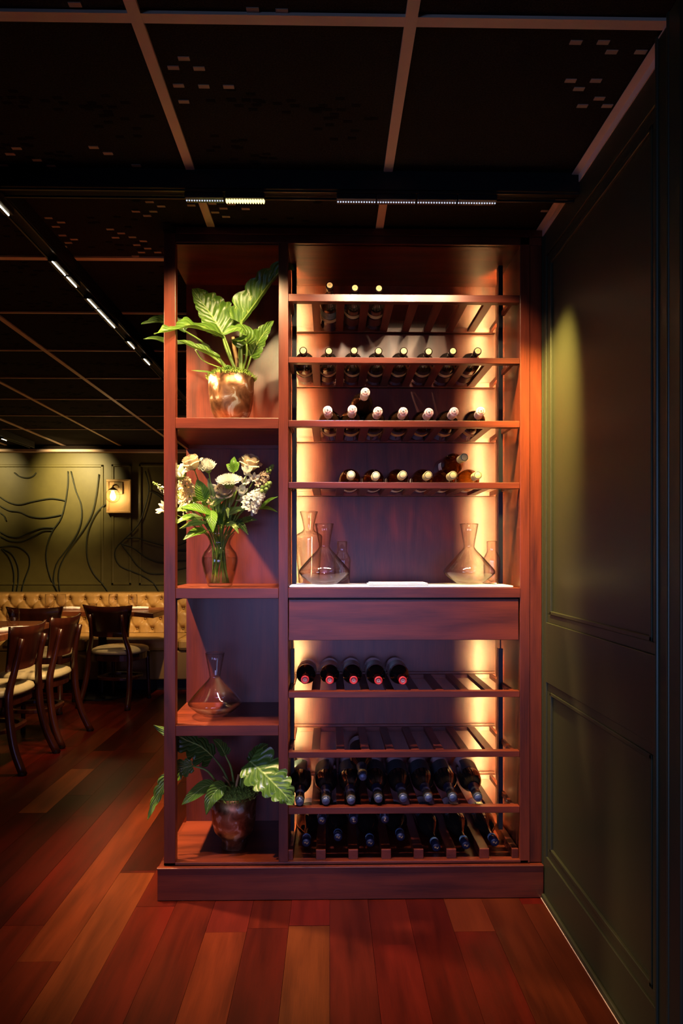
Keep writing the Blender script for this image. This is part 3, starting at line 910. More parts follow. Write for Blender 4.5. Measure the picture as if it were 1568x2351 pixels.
def make_bottle(kind, style, name, label, cat='bottle'):
    t = thing(name, label, cat)
    d = KIND[kind]
    R, r, L = d['R'], d['r'], d['L']
    gl = {'amber': 'amber', 'cage': 'amber_dark'}.get(style, 'dark_glass')
    body = MB().lathe(bottle_prof(kind), 28, 'Y')
    body.build('body', M[gl], t, smooth=True)
    yb = d['neck'] + d['sh']
    if style in ('cork', 'cork_blue'):
        MB().lathe([(0.0, -0.0012), (r * 0.74, -0.0012), (r * 0.74, 0.02)], 18, 'Y').build('cork', M['cork'], t, smooth=False)
        MB().lathe([(0.002, -0.0014), (0.0022, -0.0016)], 6, 'Y').box(-0.004, 0.004, -0.0016, -0.0012, -0.0004, 0.0004).build('cork_mark', M['ink'], t)
        if style == 'cork':
            label_patch(R, yb + 0.030, yb + 0.056, DOWN, 4.6, M['label_cream'], t)
            label_patch(R, yb + 0.066, yb + 0.13, DOWN, 3.2, M['label_maroon'], t, 'back_label')
        else:
            label_patch(R, yb + 0.012, yb + 0.062, DOWN, 3.4, M['label_blue'], t)
            label_patch(R, yb + 0.066, yb + 0.090, DOWN, 3.4, M['label_cream'], t, 'lower_label')
    elif style == 'cage':
        cpz = MB().lathe([(0.0, -0.004), (0.0060, -0.004), (0.0085, -0.001), (0.0150, 0.0), (0.0172, 0.004), (0.0172, 0.016), (0.0155, 0.024), (0.0160, 0.06)], 20, 'Y')
        c = cpz.build('foil_cap', M['foil_pink'], t, smooth=True)
        MB().lathe([(0.0082, -0.0018), (0.0098, -0.0016), (0.0112, -0.0006), (0.0098, 0.0004)], 20, 'Y').build('cap_ring', M['foil_pinkring'], c, smooth=True)
        MB().bar((-0.003, -0.0045, -0.003), (-0.003, -0.0045, 0.003), 0.0013, 0.0008, (0, 1, 0)).bar((-0.003, -0.0045, 0.003), (0.0005, -0.0045, -0.001), 0.0013, 0.0008, (0, 1, 0)).bar((0.0005, -0.0045, 0.003), (0.003, -0.0045, -0.003), 0.0013, 0.0008, (0, 1, 0)).bar(
            (0.003, -0.0045, 0.003), (0.0, -0.0045, -0.003), 0.0013, 0.0008, (0, 1, 0)).build('cap_mark', M['ink'], c)
        wr_ = MB()
        for a in range(4):
            x, z = cos(a * pi / 2 + 0.5), sin(a * pi / 2 + 0.5)
            wr_.tube([(0.006 * x, -0.003, 0.006 * z), (0.0168 * x, 0.001, 0.0168 * z), (0.0182 * x, 0.014, 0.0182 * z), (0.0170 * x, 0.026, 0.0170 * z)], 0.0008, 5)
        wr_.build('wire_hood', M['steel'], t)
        label_patch(R, yb + 0.020, yb + 0.060, DOWN, 3.4, M['label_cream'], t)
    elif style == 'amber':
        MB().lathe([(0.0, -0.0008), (r * 0.93, -0.0008), (r * 1.04, 0.001), (r * 1.04, 0.016), (r * 1.02, 0.052)], 20, 'Y').build('capsule', M['foil_cream'], t, smooth=True)
        MB().lathe([(r * 0.80, -0.0011), (r * 0.94, -0.0011), (r * 0.94, -0.0005)], 20, 'Y').build('capsule_ring', M['ink'], t)
        label_patch(R, yb + 0.020, yb + 0.062, DOWN, 3.6, M['label_white'], t)
    elif style == 'red':
        c = MB().lathe([(0.0, 0.001), (0.0085, 0.001), (0.0098, -0.0012), (0.0138, -0.0012), (0.0152, 0.001), (0.0152, 0.014), (0.0146, 0.016), (0.0148, 0.055)], 22, 'Y').build('capsule', M['foil_red'], t, smooth=True)
        MB().lathe([(0.0028, 0.0008), (0.0036, -0.0006), (0.0044, 0.0008)], 16, 'Y').lathe([(0.0060, 0.0008), (0.0066, -0.0006), (0.0072, 0.0008)], 18, 'Y').build('embossing', M['foil_pink'], c, smooth=True)
        label_patch(R, yb + 0.016, yb + 0.105, UP, 3.9, M['label_white'], t)
    elif style == 'sparkling':
        MB().lathe([(0.0, -0.005), (0.008, -0.0045), (0.0135, -0.001), (0.0155, 0.006), (0.0160, 0.016)], 20, 'Y').build('foil_top', M['foil_blue'], t, smooth=True)
        m = MB()
        n = 40
        m.grid(lambda u, v: ((0.0166 + 0.0012 * v) * cos(2 * pi * u), 0.012 + 0.018 * v + (0.003 * (round(u * n) % 2) * (1 if v > 0.5 else -1) if 0 < 1 else 0), (0.0166 + 0.0012 * v) * sin(2 * pi * u)), n, 1)
        m.build('foil_frill', M['gold_dull'], t)
        MB().lathe([(0.0163, 0.026), (0.0166, 0.07), (0.0205, 0.092)], 20, 'Y').build('foil_neck', M['foil_navy'], t, smooth=True)
        label_patch(R, yb + 0.012, yb + 0.09, UP + d.get('tw', 0), 2.3, M['label_navy'], t)
        label_patch(R, yb + 0.006, yb + 0.010, UP, 2.3, M['foil_blue'], t, 'label_edge')
    elif style == 'emblem':
        MB().lathe([(0.0, -0.001), (r * 0.86, -0.001), (r * 1.05, 0.001), (r * 1.05, 0.030)], 20, 'Y').build('capsule', M['foil_navy'], t, smooth=True)
        MB().lathe([(r * 1.05, 0.034), (r * 1.09, 0.035), (r * 1.09, 0.045), (r * 1.05, 0.046)], 20, 'Y').build('neck_band', M['band_blue'], t, smooth=True)
        g = MB()
        y_ = -0.0013
        for pts in (((-0.0075, 0.002), (-0.004, 0.0035), (-0.0005, 0.001), (0.003, -0.002), (0.0065, -0.0008)), ((-0.006, 0.003), (-0.0065, -0.001)), ((-0.003, 0.003), (-0.0038, -0.002)),
                    ((0.002, -0.001), (0.001, -0.0048)), ((0.004, -0.001), (0.0048, -0.0048)), ((0.0055, -0.001), (0.0075, 0.0022), (0.0062, 0.004))):
            g.tube(cr([(a, y_, b) for a, b in pts], 9), 0.00085, 5, flat=0.7)
        g.build('emblem', M['gold'], t)
    return t


RN = ['top bottle rack', 'second rack from the top', 'third rack from the top', 'fourth rack from the top', 'rack under the drawer', 'empty sixth rack', 'seventh rack from the top']
ORD = ['first', 'second', 'third', 'fourth', 'fifth', 'sixth', 'seventh', 'eighth']
rb = random.Random(11)


def lay(src, first, u, v, Y, zbody, lab, grp, yaw=0.0, roll=0.0, dy=0.20):
    p = P(u, v, Y)
    pitch = atan2(p.z - zbody, dy)
    o = src if first else dup(src)
    o.location = p
    o.rotation_euler = Euler((-pitch, roll, yaw), 'YXZ') if False else (-pitch, 0, yaw)
    o['label'] = lab
    o['group'] = grp
    if roll:
        # turn the bottle about its own axis
        m = Euler((-pitch, 0, yaw)).to_matrix() @ Matrix.Rotation(roll, 3, 'Y')
        o.rotation_euler = m.to_euler()
    return o


def nest(kind, gap=0.0605):
    R = KIND[kind]['R']
    return sqrt(max(1e-6, R * R - (gap / 2) ** 2))


# row 1: three bottles, the first with a blue picture label
Z = RACKZ[0] + nest('claret')
b0 = make_bottle('claret', 'cork_blue', 'wine_bottle', 'x')
lay(b0, True, 757, 655, 2.45, Z - 0.004, 'bare-cork wine bottle with a blue picture label on the top rack', 'bottles on the top rack')
bc = make_bottle('claret', 'cork', 'wine_bottle', 'x')
lay(bc, True, 815, 661, 2.45, Z, 'middle of the three dark bottles on the top rack, cream label band', 'bottles on the top rack')
lay(bc, False, 870, 662, 2.45, Z, 'rightmost of the three dark bottles on the top rack, cream label band', 'bottles on the top rack')
# row 2: eight alike
Z = RACKZ[1] + nest('claret')
for i, (u, v) in enumerate(((696, 805), (755, 806), (813, 805), (869, 806), (927, 806), (984, 807), (1040, 806), (1097, 806))):
    lay(bc, False, u, v, 2.45, Z, '%s bare-cork dark bottle from the left on the second rack from the top' % ORD[i], 'bottles on the second rack', yaw=rb.uniform(-0.02, 0.02), roll=rb.uniform(-0.25, 0.25))
# row 3: caged bottles, one lies on top
Z = RACKZ[2] + nest('sparkling')
bg = make_bottle('sparkling', 'cage', 'sparkling_wine_bottle', 'x')
for i, (u, v) in enumerate(((752, 942), (809, 940), (868, 944), (926, 945), (985, 947), (1043, 945), (1104, 944))):
    lay(bg, i == 0, u, v, 2.445, Z, '%s dark bottle from the left with a pale pink cap, third rack from the top' % ORD[i], 'pink-capped bottles on the third rack', yaw=(-0.05, 0, 0.02, 0, 0, 0, -0.06)[i], roll=(0.9, 0.1, 0.3, 0, 0.1, -0.1, 0.1)[i])
lay(bg, False, 839, 900, 2.46, Z + 0.071, 'dark pink-capped bottle lying on top of the others on the third rack', 'pink-capped bottles on the third rack', yaw=0.03)
# row 4: amber wine
Z = RACKZ[3] + nest('burgundy')
ba = make_bottle('burgundy', 'amber', 'white_wine_bottle', 'x')
for i, (u, v) in enumerate(((806, 1090), (863, 1092), (925, 1090), (983, 1091), (1040, 1091), (1097, 1091))):
    lay(ba, i == 0, u, v, 2.447, Z, '%s amber bottle from the left with a cream capsule, fourth rack from the top' % ORD[i], 'amber bottles on the fourth rack', yaw=(0, 0, 0.03, 0, 0.04, 0.02)[i])
lay(ba, False, 1066, 1050, 2.50, Z + 0.068, 'amber bottle lying on top of two others on the fourth rack', 'amber bottles on the fourth rack', yaw=0.10)
# row 5: red capsules
Z = RACKZ[4] + nest('claret')
br_ = make_bottle('claret', 'red', 'red_wine_bottle', 'x')
for i, (u, v) in enumerate(((700, 1561), (757, 1562), (812, 1562), (869, 1563), (925, 1563))):
    lay(br_, i == 0, u, v, 2.448, Z + 0.014, '%s black bottle from the left with a red capsule, rack under the drawer' % ORD[i], 'red-capped bottles under the drawer', roll=rb.uniform(-0.2, 0.2))
# row 7: sparkling wine in dark foil, one lies on top
Z = RACKZ[6] + nest('sparkling')
bs = make_bottle('sparkling', 'sparkling', 'sparkling_wine_bottle', 'x')
for i, (u, v) in enumerate(((688, 1842), (748, 1840), (806, 1839), (869, 1835), (926, 1834), (984, 1833), (1040, 1832), (1098, 1832))):
    lay(bs, i == 0, u, v, 2.435, Z + 0.012, '%s sparkling wine bottle from the left in blue-grey foil, lowest slatted rack' % ORD[i], 'sparkling wine on the lowest slatted rack', roll=(-0.5, -0.9, -0.3, 0, -0.2, -0.3, -0.8, 0.5)[i], yaw=(0.03, 0, 0, 0, 0, 0, 0, -0.02)[i])
lay(bs, False, 833, 1784, 2.445, Z + 0.088, 'sparkling wine bottle lying on top of its neighbours on the lowest slatted rack', 'sparkling wine on the lowest slatted rack')
# bottom: black bottles with a gilt emblem, seven below and three on top
be = make_bottle('sparkling', 'emblem', 'wine_bottle', 'x')
zb_ = ZB0 + 0.0445
for i, (u, v, Y) in enumerate(((703, 1935, 2.50), (776, 1922, 2.51), (850, 1935, 2.50), (920, 1921, 2.51), (1002, 1946, 2.49), (1070, 1941, 2.49), (1136, 1934, 2.49))):
    o = lay(be, i == 0, u, v, Y, zb_, '%s bottle from the left with a gold emblem cap, on the cabinet floor' % ORD[i], 'gold emblem bottles on the cabinet floor', yaw=(0, 0, 0, 0, 0.05, 0.03, 0.02)[i], roll=rb.uniform(-0.6, 0.6) * 0)
    if i >= 4:
        label_patch(0.0435, 0.182, 0.26, UP - 0.25, 2.2, M['label_navy'] if i == 4 else M['label_cream'], o)
    else:
        label_patch(0.0435, 0.182, 0.26, UP, 2.0, M['label_navy'], o)
for i, (u, v) in enumerate(((739, 1884), (812, 1883), (884, 1881))):
    lay(be, False, u, v, 2.50, zb_ + 0.072, 'gold emblem bottle on the upper layer near the cabinet floor, %s from the left' % ORD[i], 'gold emblem bottles on the cabinet floor', roll=(0, 1.0, 1.4)[i])

# ================================================================== decanters, carafes, cloths
def vessel(name, label, cat, loc, outer, th=0.0022, foot=0.006, group=None):
    """outer: (r, z) from foot to rim; the wall has an inner skin"""
    t = thing(name, label, cat, loc, group=group)
    pr = [(0.0, 0.0)] + outer + [(outer[-1][0] - th * 0.5, outer[-1][1] + 0.0008)] + [(max(0.002, r - th), max(z, foot)) for r, z in reversed(outer) if z > foot * 0.6] + [(0.0, foot)]
    MB().lathe(pr, 40).build('glass_body', M['clear'], t, smooth=True)
    MB().lathe([(outer[-1][0] - th * 0.9, outer[-1][1]), (outer[-1][0] - th * 0.4, outer[-1][1] + 0.0014), (outer[-1][0] + 0.0002, outer[-1][1])], 40).build('rim', M['clear'], t, smooth=True)
    return t


DEC = [(0.036, 0.0), (0.046, 0.003), (0.070, 0.018), (0.090, 0.034), (0.0985, 0.043), (0.1005, 0.0495), (0.098, 0.056), (0.085, 0.072), (0.062, 0.098), (0.040, 0.122), (0.026, 0.137), (0.0205, 0.146), (0.0205, 0.150), (0.024, 0.172), (0.030, 0.203), (0.0362, 0.236)]
DEC2 = [(r * 0.97, z * 0.96) for r, z in DEC]
CAR = [(0.026, 0.0), (0.0285, 0.003), (0.0300, 0.02), (0.0325, 0.085), (0.0325, 0.093), (0.0300, 0.102), (0.0215, 0.118), (0.0188, 0.124), (0.0185, 0.13), (0.0200, 0.162)]
TALL = [(0.038, 0.0), (0.041, 0.004), (0.045, 0.06), (0.0535, 0.178), (0.0545, 0.190), (0.050, 0.199), (0.030, 0.210), (0.0225, 0.217), (0.0205, 0.225), (0.027, 0.256), (0.036, 0.290)]
ZS3 = zf(1664)
p = P(493.5, VH, 2.565)
vessel('decanter', 'wide-based clear glass decanter alone on the open plant shelves', 'decanter', (p.x, 2.565, ZS3 + 0.0006), DEC)
ZL = ZC + 0.0085
cl = thing('folded_cloth', 'long folded white cloth along the counter front under the decanters', 'cloth', (0.27, 2.54, ZC), world=True)
MB().box(P(664, VH, 2.43).x, P(1178, VH, 2.43).x, 2.426, 2.66, ZC + 0.0003, ZC + 0.0078).build('lower_fold', M['linen'], cl, bevel=0.003)
c2 = thing('folded_cloth', 'short folded white napkin laid over the long cloth near mid counter', 'cloth', (0.25, 2.5, ZC + 0.008), world=True)
MB().box(P(846, VH, 2.43).x, P(984, VH, 2.43).x, 2.430, 2.56, ZC + 0.0081, ZC + 0.0135).box(P(850, VH, 2.43).x, P(983, VH, 2.43).x, 2.436, 2.555, ZC + 0.0135, ZC + 0.0175).build('napkin_fold', M['linen'], c2, bevel=0.0025)
for nm, lab, u, Y, pr, gp in (('decanter', 'wide-based clear decanter at the left end of the counter', 744.5, 2.53, DEC2, None), ('decanter', 'wide-based clear decanter at the right end of the counter', 1077, 2.54, DEC2, None),
                              ('carafe', 'tall clear glass carafe behind the left decanter, beside the light bar', 709, 2.69, TALL, None), ('carafe', 'small clear carafe behind the decanter at the left end', 785.5, 2.63, CAR, None),
                              ('carafe', 'small clear carafe at the far right of the counter', 1129, 2.585, CAR, None)):
    p = P(u, VH, Y)
    vessel(nm, lab, 'decanter' if nm == 'decanter' else 'carafe', (p.x, Y, (ZL if Y < 2.64 else ZC + 0.001)), pr)

# ================================================================== potted plants
def leaf_mesh(spine, wl, wr, nrm, fl=0.0, fr=0.0, lobes=6, depth=0.22, wave=0.05, nseg=40, nc=5, shape='heart', nrm2=None, seed=0):
    """spine: points from the base of the blade to its tip; wl, wr: half widths; nrm: the way the blade faces"""
    sp = cr(spine, nseg + 1)
    r = random.Random(seed)
    ph = r.uniform(0, 6)
    n0, n1 = Vector(nrm).normalized(), Vector(nrm2 or nrm).normalized()
    m = MB()
    vs, uvs = [], []
    for i, c in enumerate(sp):
        t = i / nseg
        tn = (sp[min(i + 1, nseg)] - sp[max(i - 1, 0)]).normalized()
        nn = n0.lerp(n1, t)
        sd = nn.cross(tn).normalized()
        n_ = tn.cross(sd).normalized()
        if shape == 'heart':
            w_ = min(1.0, 0.55 + 3.0 * t) * (1 - t ** 1.7) ** 0.85
        elif shape == 'lance':
            w_ = sin(pi * min(1.0, (0.04 + 0.96 * t)) ** 0.75) ** 0.85
        else:
            w_ = (sin(pi * (0.02 + 0.98 * t) ** 0.62)) ** 0.9
        for s, wd, f in ((1, wl, fl), (-1, wr, fr)):
            for j in range(nc + 1):
                if s == -1 and j == 0:
                    continue
                q = j / nc
                lob = 1 - depth * (1 - abs(sin(pi * (lobes * t + 0.15 * s + 0.1)))) ** 1.6 * (1 if 0.02 < t < 0.95 else 0.3)
                x = wd * w_ * lob * q
                back = -0.20 * wd * q * w_ if shape == 'heart' and t < 0.3 else 0.0
                rip = wave * wd * sin(2 * pi * lobes * 0.5 * t + ph) * q * q
                vs.append(c + sd * (s * x * cos(f)) + n_ * (x * sin(f) + rip) + tn * (back * (1 - t / 0.3)))
                uvs.append((t, 0.5 + 0.5 * s * q))
    row = 2 * nc + 1
    fs = []
    for i in range(nseg):
        a, b = i * row, (i + 1) * row
        for j in range(nc):
            fs.append((a + j, a + j + 1, b + j + 1, b + j))
        idx = [0] + list(range(nc + 1, row))
        for j in range(nc):
            fs.append((a + idx[j + 1], a + idx[j], b + idx[j], b + idx[j + 1]))
    return m._add(vs, fs, uvs)


def moss_mound(rad, h, seed, n=900):
    r = random.Random(seed)
    m = MB()
    m.ball((0, 0, 0), rad, rad, h, 24, 10)
    for _ in range(n):
        a, q = r.uniform(0, 2 * pi), sqrt(r.random()) * 1.10
        b = Vector((rad * q * cos(a), rad * q * sin(a), h * sqrt(max(0.0, 1 - min(1, q * q))) - 0.002))
        d = Vector((r.gauss(0, 0.6) + cos(a) * q * 0.6, r.gauss(0, 0.6) + sin(a) * q * 0.6, 1.0)).normalized() * r.uniform(0.007, 0.018)
        s_ = Vector((r.gauss(0, 1), r.gauss(0, 1), 0.3)).normalized() * 0.0022
        m._add([b - s_, b + s_, b + d * 0.6 + s_ * 0.9, b + d], [(0, 1, 2, 3)])
    return m


def plant(label, u, vtop, vbot, Y, potprof, zbase, mossh, leaves, stems, mat, seed):
    p = P(u, VH, Y)
    t = thing('potted_plant', label, 'plant', (p.x, Y, zbase), world=True)
    top = zbase + potprof[-1][1]
    rt_ = potprof[-1][0]
    pr = [(0, 0)] + potprof + [(rt_ - 0.004, potprof[-1][1] + 0.001)] + [(r - 0.006, z) for r, z in reversed(potprof) if z > 0.05] + [(0, 0.05)]
    MB().lathe(pr, 40).build('pot', M['copper'], t, smooth=True, shift=(0, 0, 0))
    ms = moss_mound(rt_ - 0.002, mossh, seed).build('moss', M['moss'], t, shift=(0, 0, 0))
    ms.location = (0, 0, potprof[-1][1] - 0.004)
    ms['kind'] = 'stuff'
    root = Vector((p.x, Y, top))
    for i, L_ in enumerate(leaves):
        pts = [P(*q) for q in L_['s']]
        k = Y / FPX
        leaf_mesh(pts, L_['w'][0] * k, L_['w'][1] * k, L_['n'], L_.get('fl', 0.2), L_.get('fr', 0.2), L_.get('lobes', 6), L_.get('d', 0.22), L_.get('wave', 0.08), shape=L_.get('shape', 'heart'), nrm2=L_.get('n2'), seed=i).build('leaf', L_.get('m', mat), t, smooth=True)
        if 'st' in L_:
            q = [P(*a) for a in L_['st']]
            q = [root + Vector((q[0].x - root.x, q[0].y - root.y, -0.01))] + q + [pts[0]]
            n = 16
            c = cr(q, n)
            r0, r1 = L_.get('sr', (0.0062, 0.0032))
            MB().tube(c, [r0 + (r1 - r0) * j / (n - 1) for j in range(n)], 8).build('leaf_stalk', L_.get('sm', M['stem']), t, smooth=True)
    for pts, r0, r1, mt in stems:
        c = cr([P(*a) for a in pts], 14)
        MB().tube(c, [r0 + (r1 - r0) * j / 13 for j in range(14)], 8).build('leaf_sheath', mt, t, smooth=True)
    return t


F = (0.05, -1, 0.1)
ZS1 = zf(960)
CUP1 = [(0.034, 0.0), (0.046, 0.004), (0.062, 0.022), (0.074, 0.052), (0.081, 0.090), (0.0845, 0.130), (0.0858, 0.180)]
plant('tall potted plant with cream-flecked leaves in a copper bowl, highest open shelf', 531, 865, 958, 2.56, CUP1, ZS1 + 0.0006, 0.030, [
    dict(s=[(553, 742, 2.53), (585, 698, 2.52), (618, 652, 2.50), (648, 620, 2.47), (678, 620, 2.41)], w=(50, 9), n=(0.2, -1, 0.2), fl=0.05, fr=-1.0, lobes=6, d=0.24, st=[(548, 855, 2.55), (551, 790, 2.54)]),
    dict(s=[(511, 764, 2.57), (488, 728, 2.57), (462, 692, 2.57), (440, 662, 2.56)], w=(34, 62), n=(0.0, -1, 0.15), fl=0.25, fr=0.1, lobes=7, d=0.16, wave=0.09, st=[(541, 855, 2.56), (525, 800, 2.57)]),
    dict(s=[(512, 776, 2.53), (470, 760, 2.48), (430, 752, 2.43), (385, 762, 2.39), (353, 765, 2.37)], w=(12, 40), n=(-0.15, -0.75, 0.75), fl=0.8, fr=0.35, lobes=6, d=0.2, wave=0.14, st=[(543, 855, 2.53), (520, 802, 2.53)], sr=(0.008, 0.004)),
    dict(s=[(505, 824, 2.50), (475, 813, 2.47), (440, 797, 2.44), (406, 780, 2.43)], w=(10, 20), n=(0.1, -0.7, 0.8), fl=1.0, fr=0.5, lobes=5, d=0.12, st=[(530, 858, 2.53), (515, 842, 2.51)], shape='lance'),
    dict(s=[(566, 790, 2.50), (562, 762, 2.47), (545, 752, 2.44), (508, 768, 2.41)], w=(38, 26), n=(0.1, -0.9, 0.5), fl=0.1, fr=-0.2, lobes=5, d=0.14, wave=0.1, st=[(556, 856, 2.53), (566, 815, 2.51)]),
    dict(s=[(576, 819, 2.55), (590, 790, 2.54), (608, 762, 2.53), (629, 736, 2.52)], w=(33, 24), n=(0.1, -1, 0.1), fl=0.3, fr=0.35, lobes=6, d=0.2, st=[(562, 858, 2.55), (570, 838, 2.55)]),
    dict(s=[(425, 760, 2.60), (390, 742, 2.58), (355, 738, 2.57), (324, 745, 2.55)], w=(10, 26), n=(0.1, -0.8, 0.5), lobes=5, d=0.16, st=[(525, 850, 2.58), (470, 790, 2.60)], m=M['leaf_dark']),
    dict(s=[(430, 788, 2.58), (390, 786, 2.56), (355, 777, 2.55), (328, 778, 2.54)], w=(7, 9), n=(0.1, -0.8, 0.5), lobes=3, d=0.1, shape='lance', st=[(525, 850, 2.57), (470, 806, 2.58)], m=M['leaf_dark']),
    dict(s=[(500, 860, 2.50), (480, 855, 2.47), (458, 852, 2.45), (438, 850, 2.44)], w=(4, 4), n=(0, -0.8, 0.6), lobes=1, d=0.0, shape='lance'),
    dict(s=[(448, 803, 2.60), (462, 795, 2.59), (475, 797, 2.58), (484, 806, 2.57)], w=(9, 9), n=(0, -0.8, 0.6), lobes=3, d=0.1, shape='lance', m=M['leaf_dark'], st=[(525, 853, 2.58), (470, 830, 2.60)], sr=(0.003, 0.002)),
    dict(s=[(528, 858, 2.50), (524, 846, 2.49), (518, 838, 2.49)], w=(9, 9), n=(0, -1, 0.3), lobes=2, d=0.1, shape='lance'),
], [([(548, 862, 2.54), (545, 830, 2.545), (538, 800, 2.55), (535, 774, 2.55)], 0.0095, 0.0060, M['sheath']),
    ([(553, 862, 2.52), (553, 820, 2.52), (553, 775, 2.52), (554, 735, 2.53)], 0.0085, 0.0048, M['stem'])], M['leaf_var'], 3)

CUP2 = [(0.044, 0.0), (0.0455, 0.004), (0.0455, 0.036), (0.054, 0.044), (0.072, 0.064), (0.081, 0.100), (0.0835, 0.150), (0.0842, 0.200)]
plant('potted plant with broad toothed leaves in a footed copper pot, lowest open shelf', 537, 1815, 1945, 2.55, CUP2, ZB0 + 0.0006, 0.036, [
    dict(s=[(574, 1748, 2.46), (602, 1772, 2.43), (632, 1802, 2.40), (657, 1828, 2.385), (672, 1848, 2.38)], w=(54, 48), n=(0.05, -0.9, 0.45), fl=0.08, fr=0.1, lobes=7, d=0.3, wave=0.07, st=[(556, 1815, 2.53), (562, 1775, 2.50)]),
    dict(s=[(585, 1752, 2.58), (592, 1732, 2.58), (600, 1718, 2.57), (616, 1708, 2.56)], w=(24, 30), n=(0.1, -1, 0.2), lobes=4, d=0.15, m=M['leaf_dark'], st=[(552, 1815, 2.58), (570, 1780, 2.58)]),
    dict(s=[(489, 1737, 2.53), (462, 1714, 2.51), (430, 1700, 2.50), (398, 1684, 2.49), (352, 1664, 2.48)], w=(44, 26), n=(0.0, -0.8, 0.6), fl=-0.1, fr=-0.2, lobes=6, d=0.36, wave=0.1, m=M['leaf_dark'], st=[(533, 1815, 2.55), (512, 1768, 2.54)], sm=M['stem_dark']),
    dict(s=[(517, 1733, 2.57), (508, 1716, 2.56), (498, 1704, 2.55), (488, 1697, 2.54)], w=(12, 18), n=(0.1, -1, 0.2), lobes=4, d=0.2, m=M['leaf_dark'], st=[(538, 1815, 2.57), (531, 1765, 2.57)]),
    dict(s=[(441, 1758, 2.52), (412, 1768, 2.51), (380, 1795, 2.50), (358, 1835, 2.49), (338, 1884, 2.47)], w=(22, 24), n=(0.15, -1, 0.25), fl=0.1, fr=0.15, lobes=7, d=0.32, wave=0.1, st=[(528, 1820, 2.54), (505, 1806, 2.53), (476, 1770, 2.52)]),
    dict(s=[(497, 1803, 2.50), (470, 1806, 2.48), (440, 1828, 2.46), (417, 1848, 2.45)], w=(15, 15), n=(0.1, -0.9, 0.4), lobes=2, d=0.05, shape='lance', st=[(530, 1822, 2.53), (516, 1808, 2.52)], sr=(0.004, 0.003)),
    dict(s=[(518, 1804, 2.48), (500, 1812, 2.46), (483, 1835, 2.445), (473, 1872, 2.44)], w=(19, 18), n=(0.2, -1, 0.3), lobes=2, d=0.05, shape='lance', st=[(532, 1822, 2.52), (526, 1808, 2.50)], sr=(0.004, 0.003)),
], [([(538, 1830, 2.53), (541, 1812, 2.53), (544, 1796, 2.53), (548, 1778, 2.54)], 0.006, 0.004, M['sheath']), ([(550, 1828, 2.54), (552, 1800, 2.545), (555, 1772, 2.55)], 0.0055, 0.004, M['stem']),
    ([(534, 1830, 2.52), (526, 1800, 2.53), (512, 1782, 2.54)], 0.005, 0.003, M['sheath'])], M['leaf_low'], 4)

# ================================================================== glass vase with a mixed bouquet: every stem is a thing of its own
VX, VY, VZ = P(505, VH, 2.56).x, 2.56, ZC
vase = thing('flower_vase', 'clear urn-shaped glass vase half full of water on the middle open shelf', 'vase', (VX, VY, VZ + 0.0006))
VP = [(0.040, 0.0), (0.0455, 0.003), (0.048, 0.012), (0.060, 0.055), (0.0675, 0.090), (0.0675, 0.108), (0.060, 0.128), (0.046, 0.145), (0.0385, 0.160), (0.0395, 0.170), (0.047, 0.186), (0.0555, 0.199)]
MB().lathe([(0, 0)] + VP + [(0.0545, 0.2005)] + [(r - 0.0028, z) for r, z in reversed(VP) if z > 0.01] + [(0, 0.010)], 44).build('glass_body', M['vase_glass'], vase, smooth=True)
MB().lathe([(0.0, 0.0105)] + [(r - 0.0034, z) for r, z in VP if 0.01 < z < 0.107] + [(0.0638, 0.1095), (0.0, 0.1095)], 40).build('water', M['water'], vase, smooth=True)
rf = random.Random(31)
KP = VY / FPX


def frame_of(d):
    d = Vector(d).normalized()
    a = Vector((1, 0, 0)) if abs(d.x) < 0.8 else Vector((0, 1, 0))
    x = a.cross(d).normalized()
    return x, d.cross(x), d


def petal(m, c, d, a, r0, r1, h0, h1, wd, curl, n=5, k=4):
    """a petal that rises from radius r0, height h0 to r1, h1 at azimuth a about axis d through c, its lip curled out"""
    X, Yv, D = frame_of(d)
    def fn(u, v):
        s = (v - 0.5) * 2
        ww = wd * (sin(pi * (0.12 + 0.80 * u) ** 0.8)) ** 0.7
        aa = a + s * ww
        r = r0 + (r1 - r0) * u ** 1.3 + curl * max(0, u - 0.7) ** 1.2 * 2 - 0.10 * (r1) * s * s * (1 - u)
        h = h0 + (h1 - h0) * u - curl * max(0, u - 0.75) * 1.5 - 0.25 * (h1 - h0) * s * s * u
        return c + X * (r * cos(aa)) + Yv * (r * sin(aa)) + D * h
    m.grid(fn, n, k)


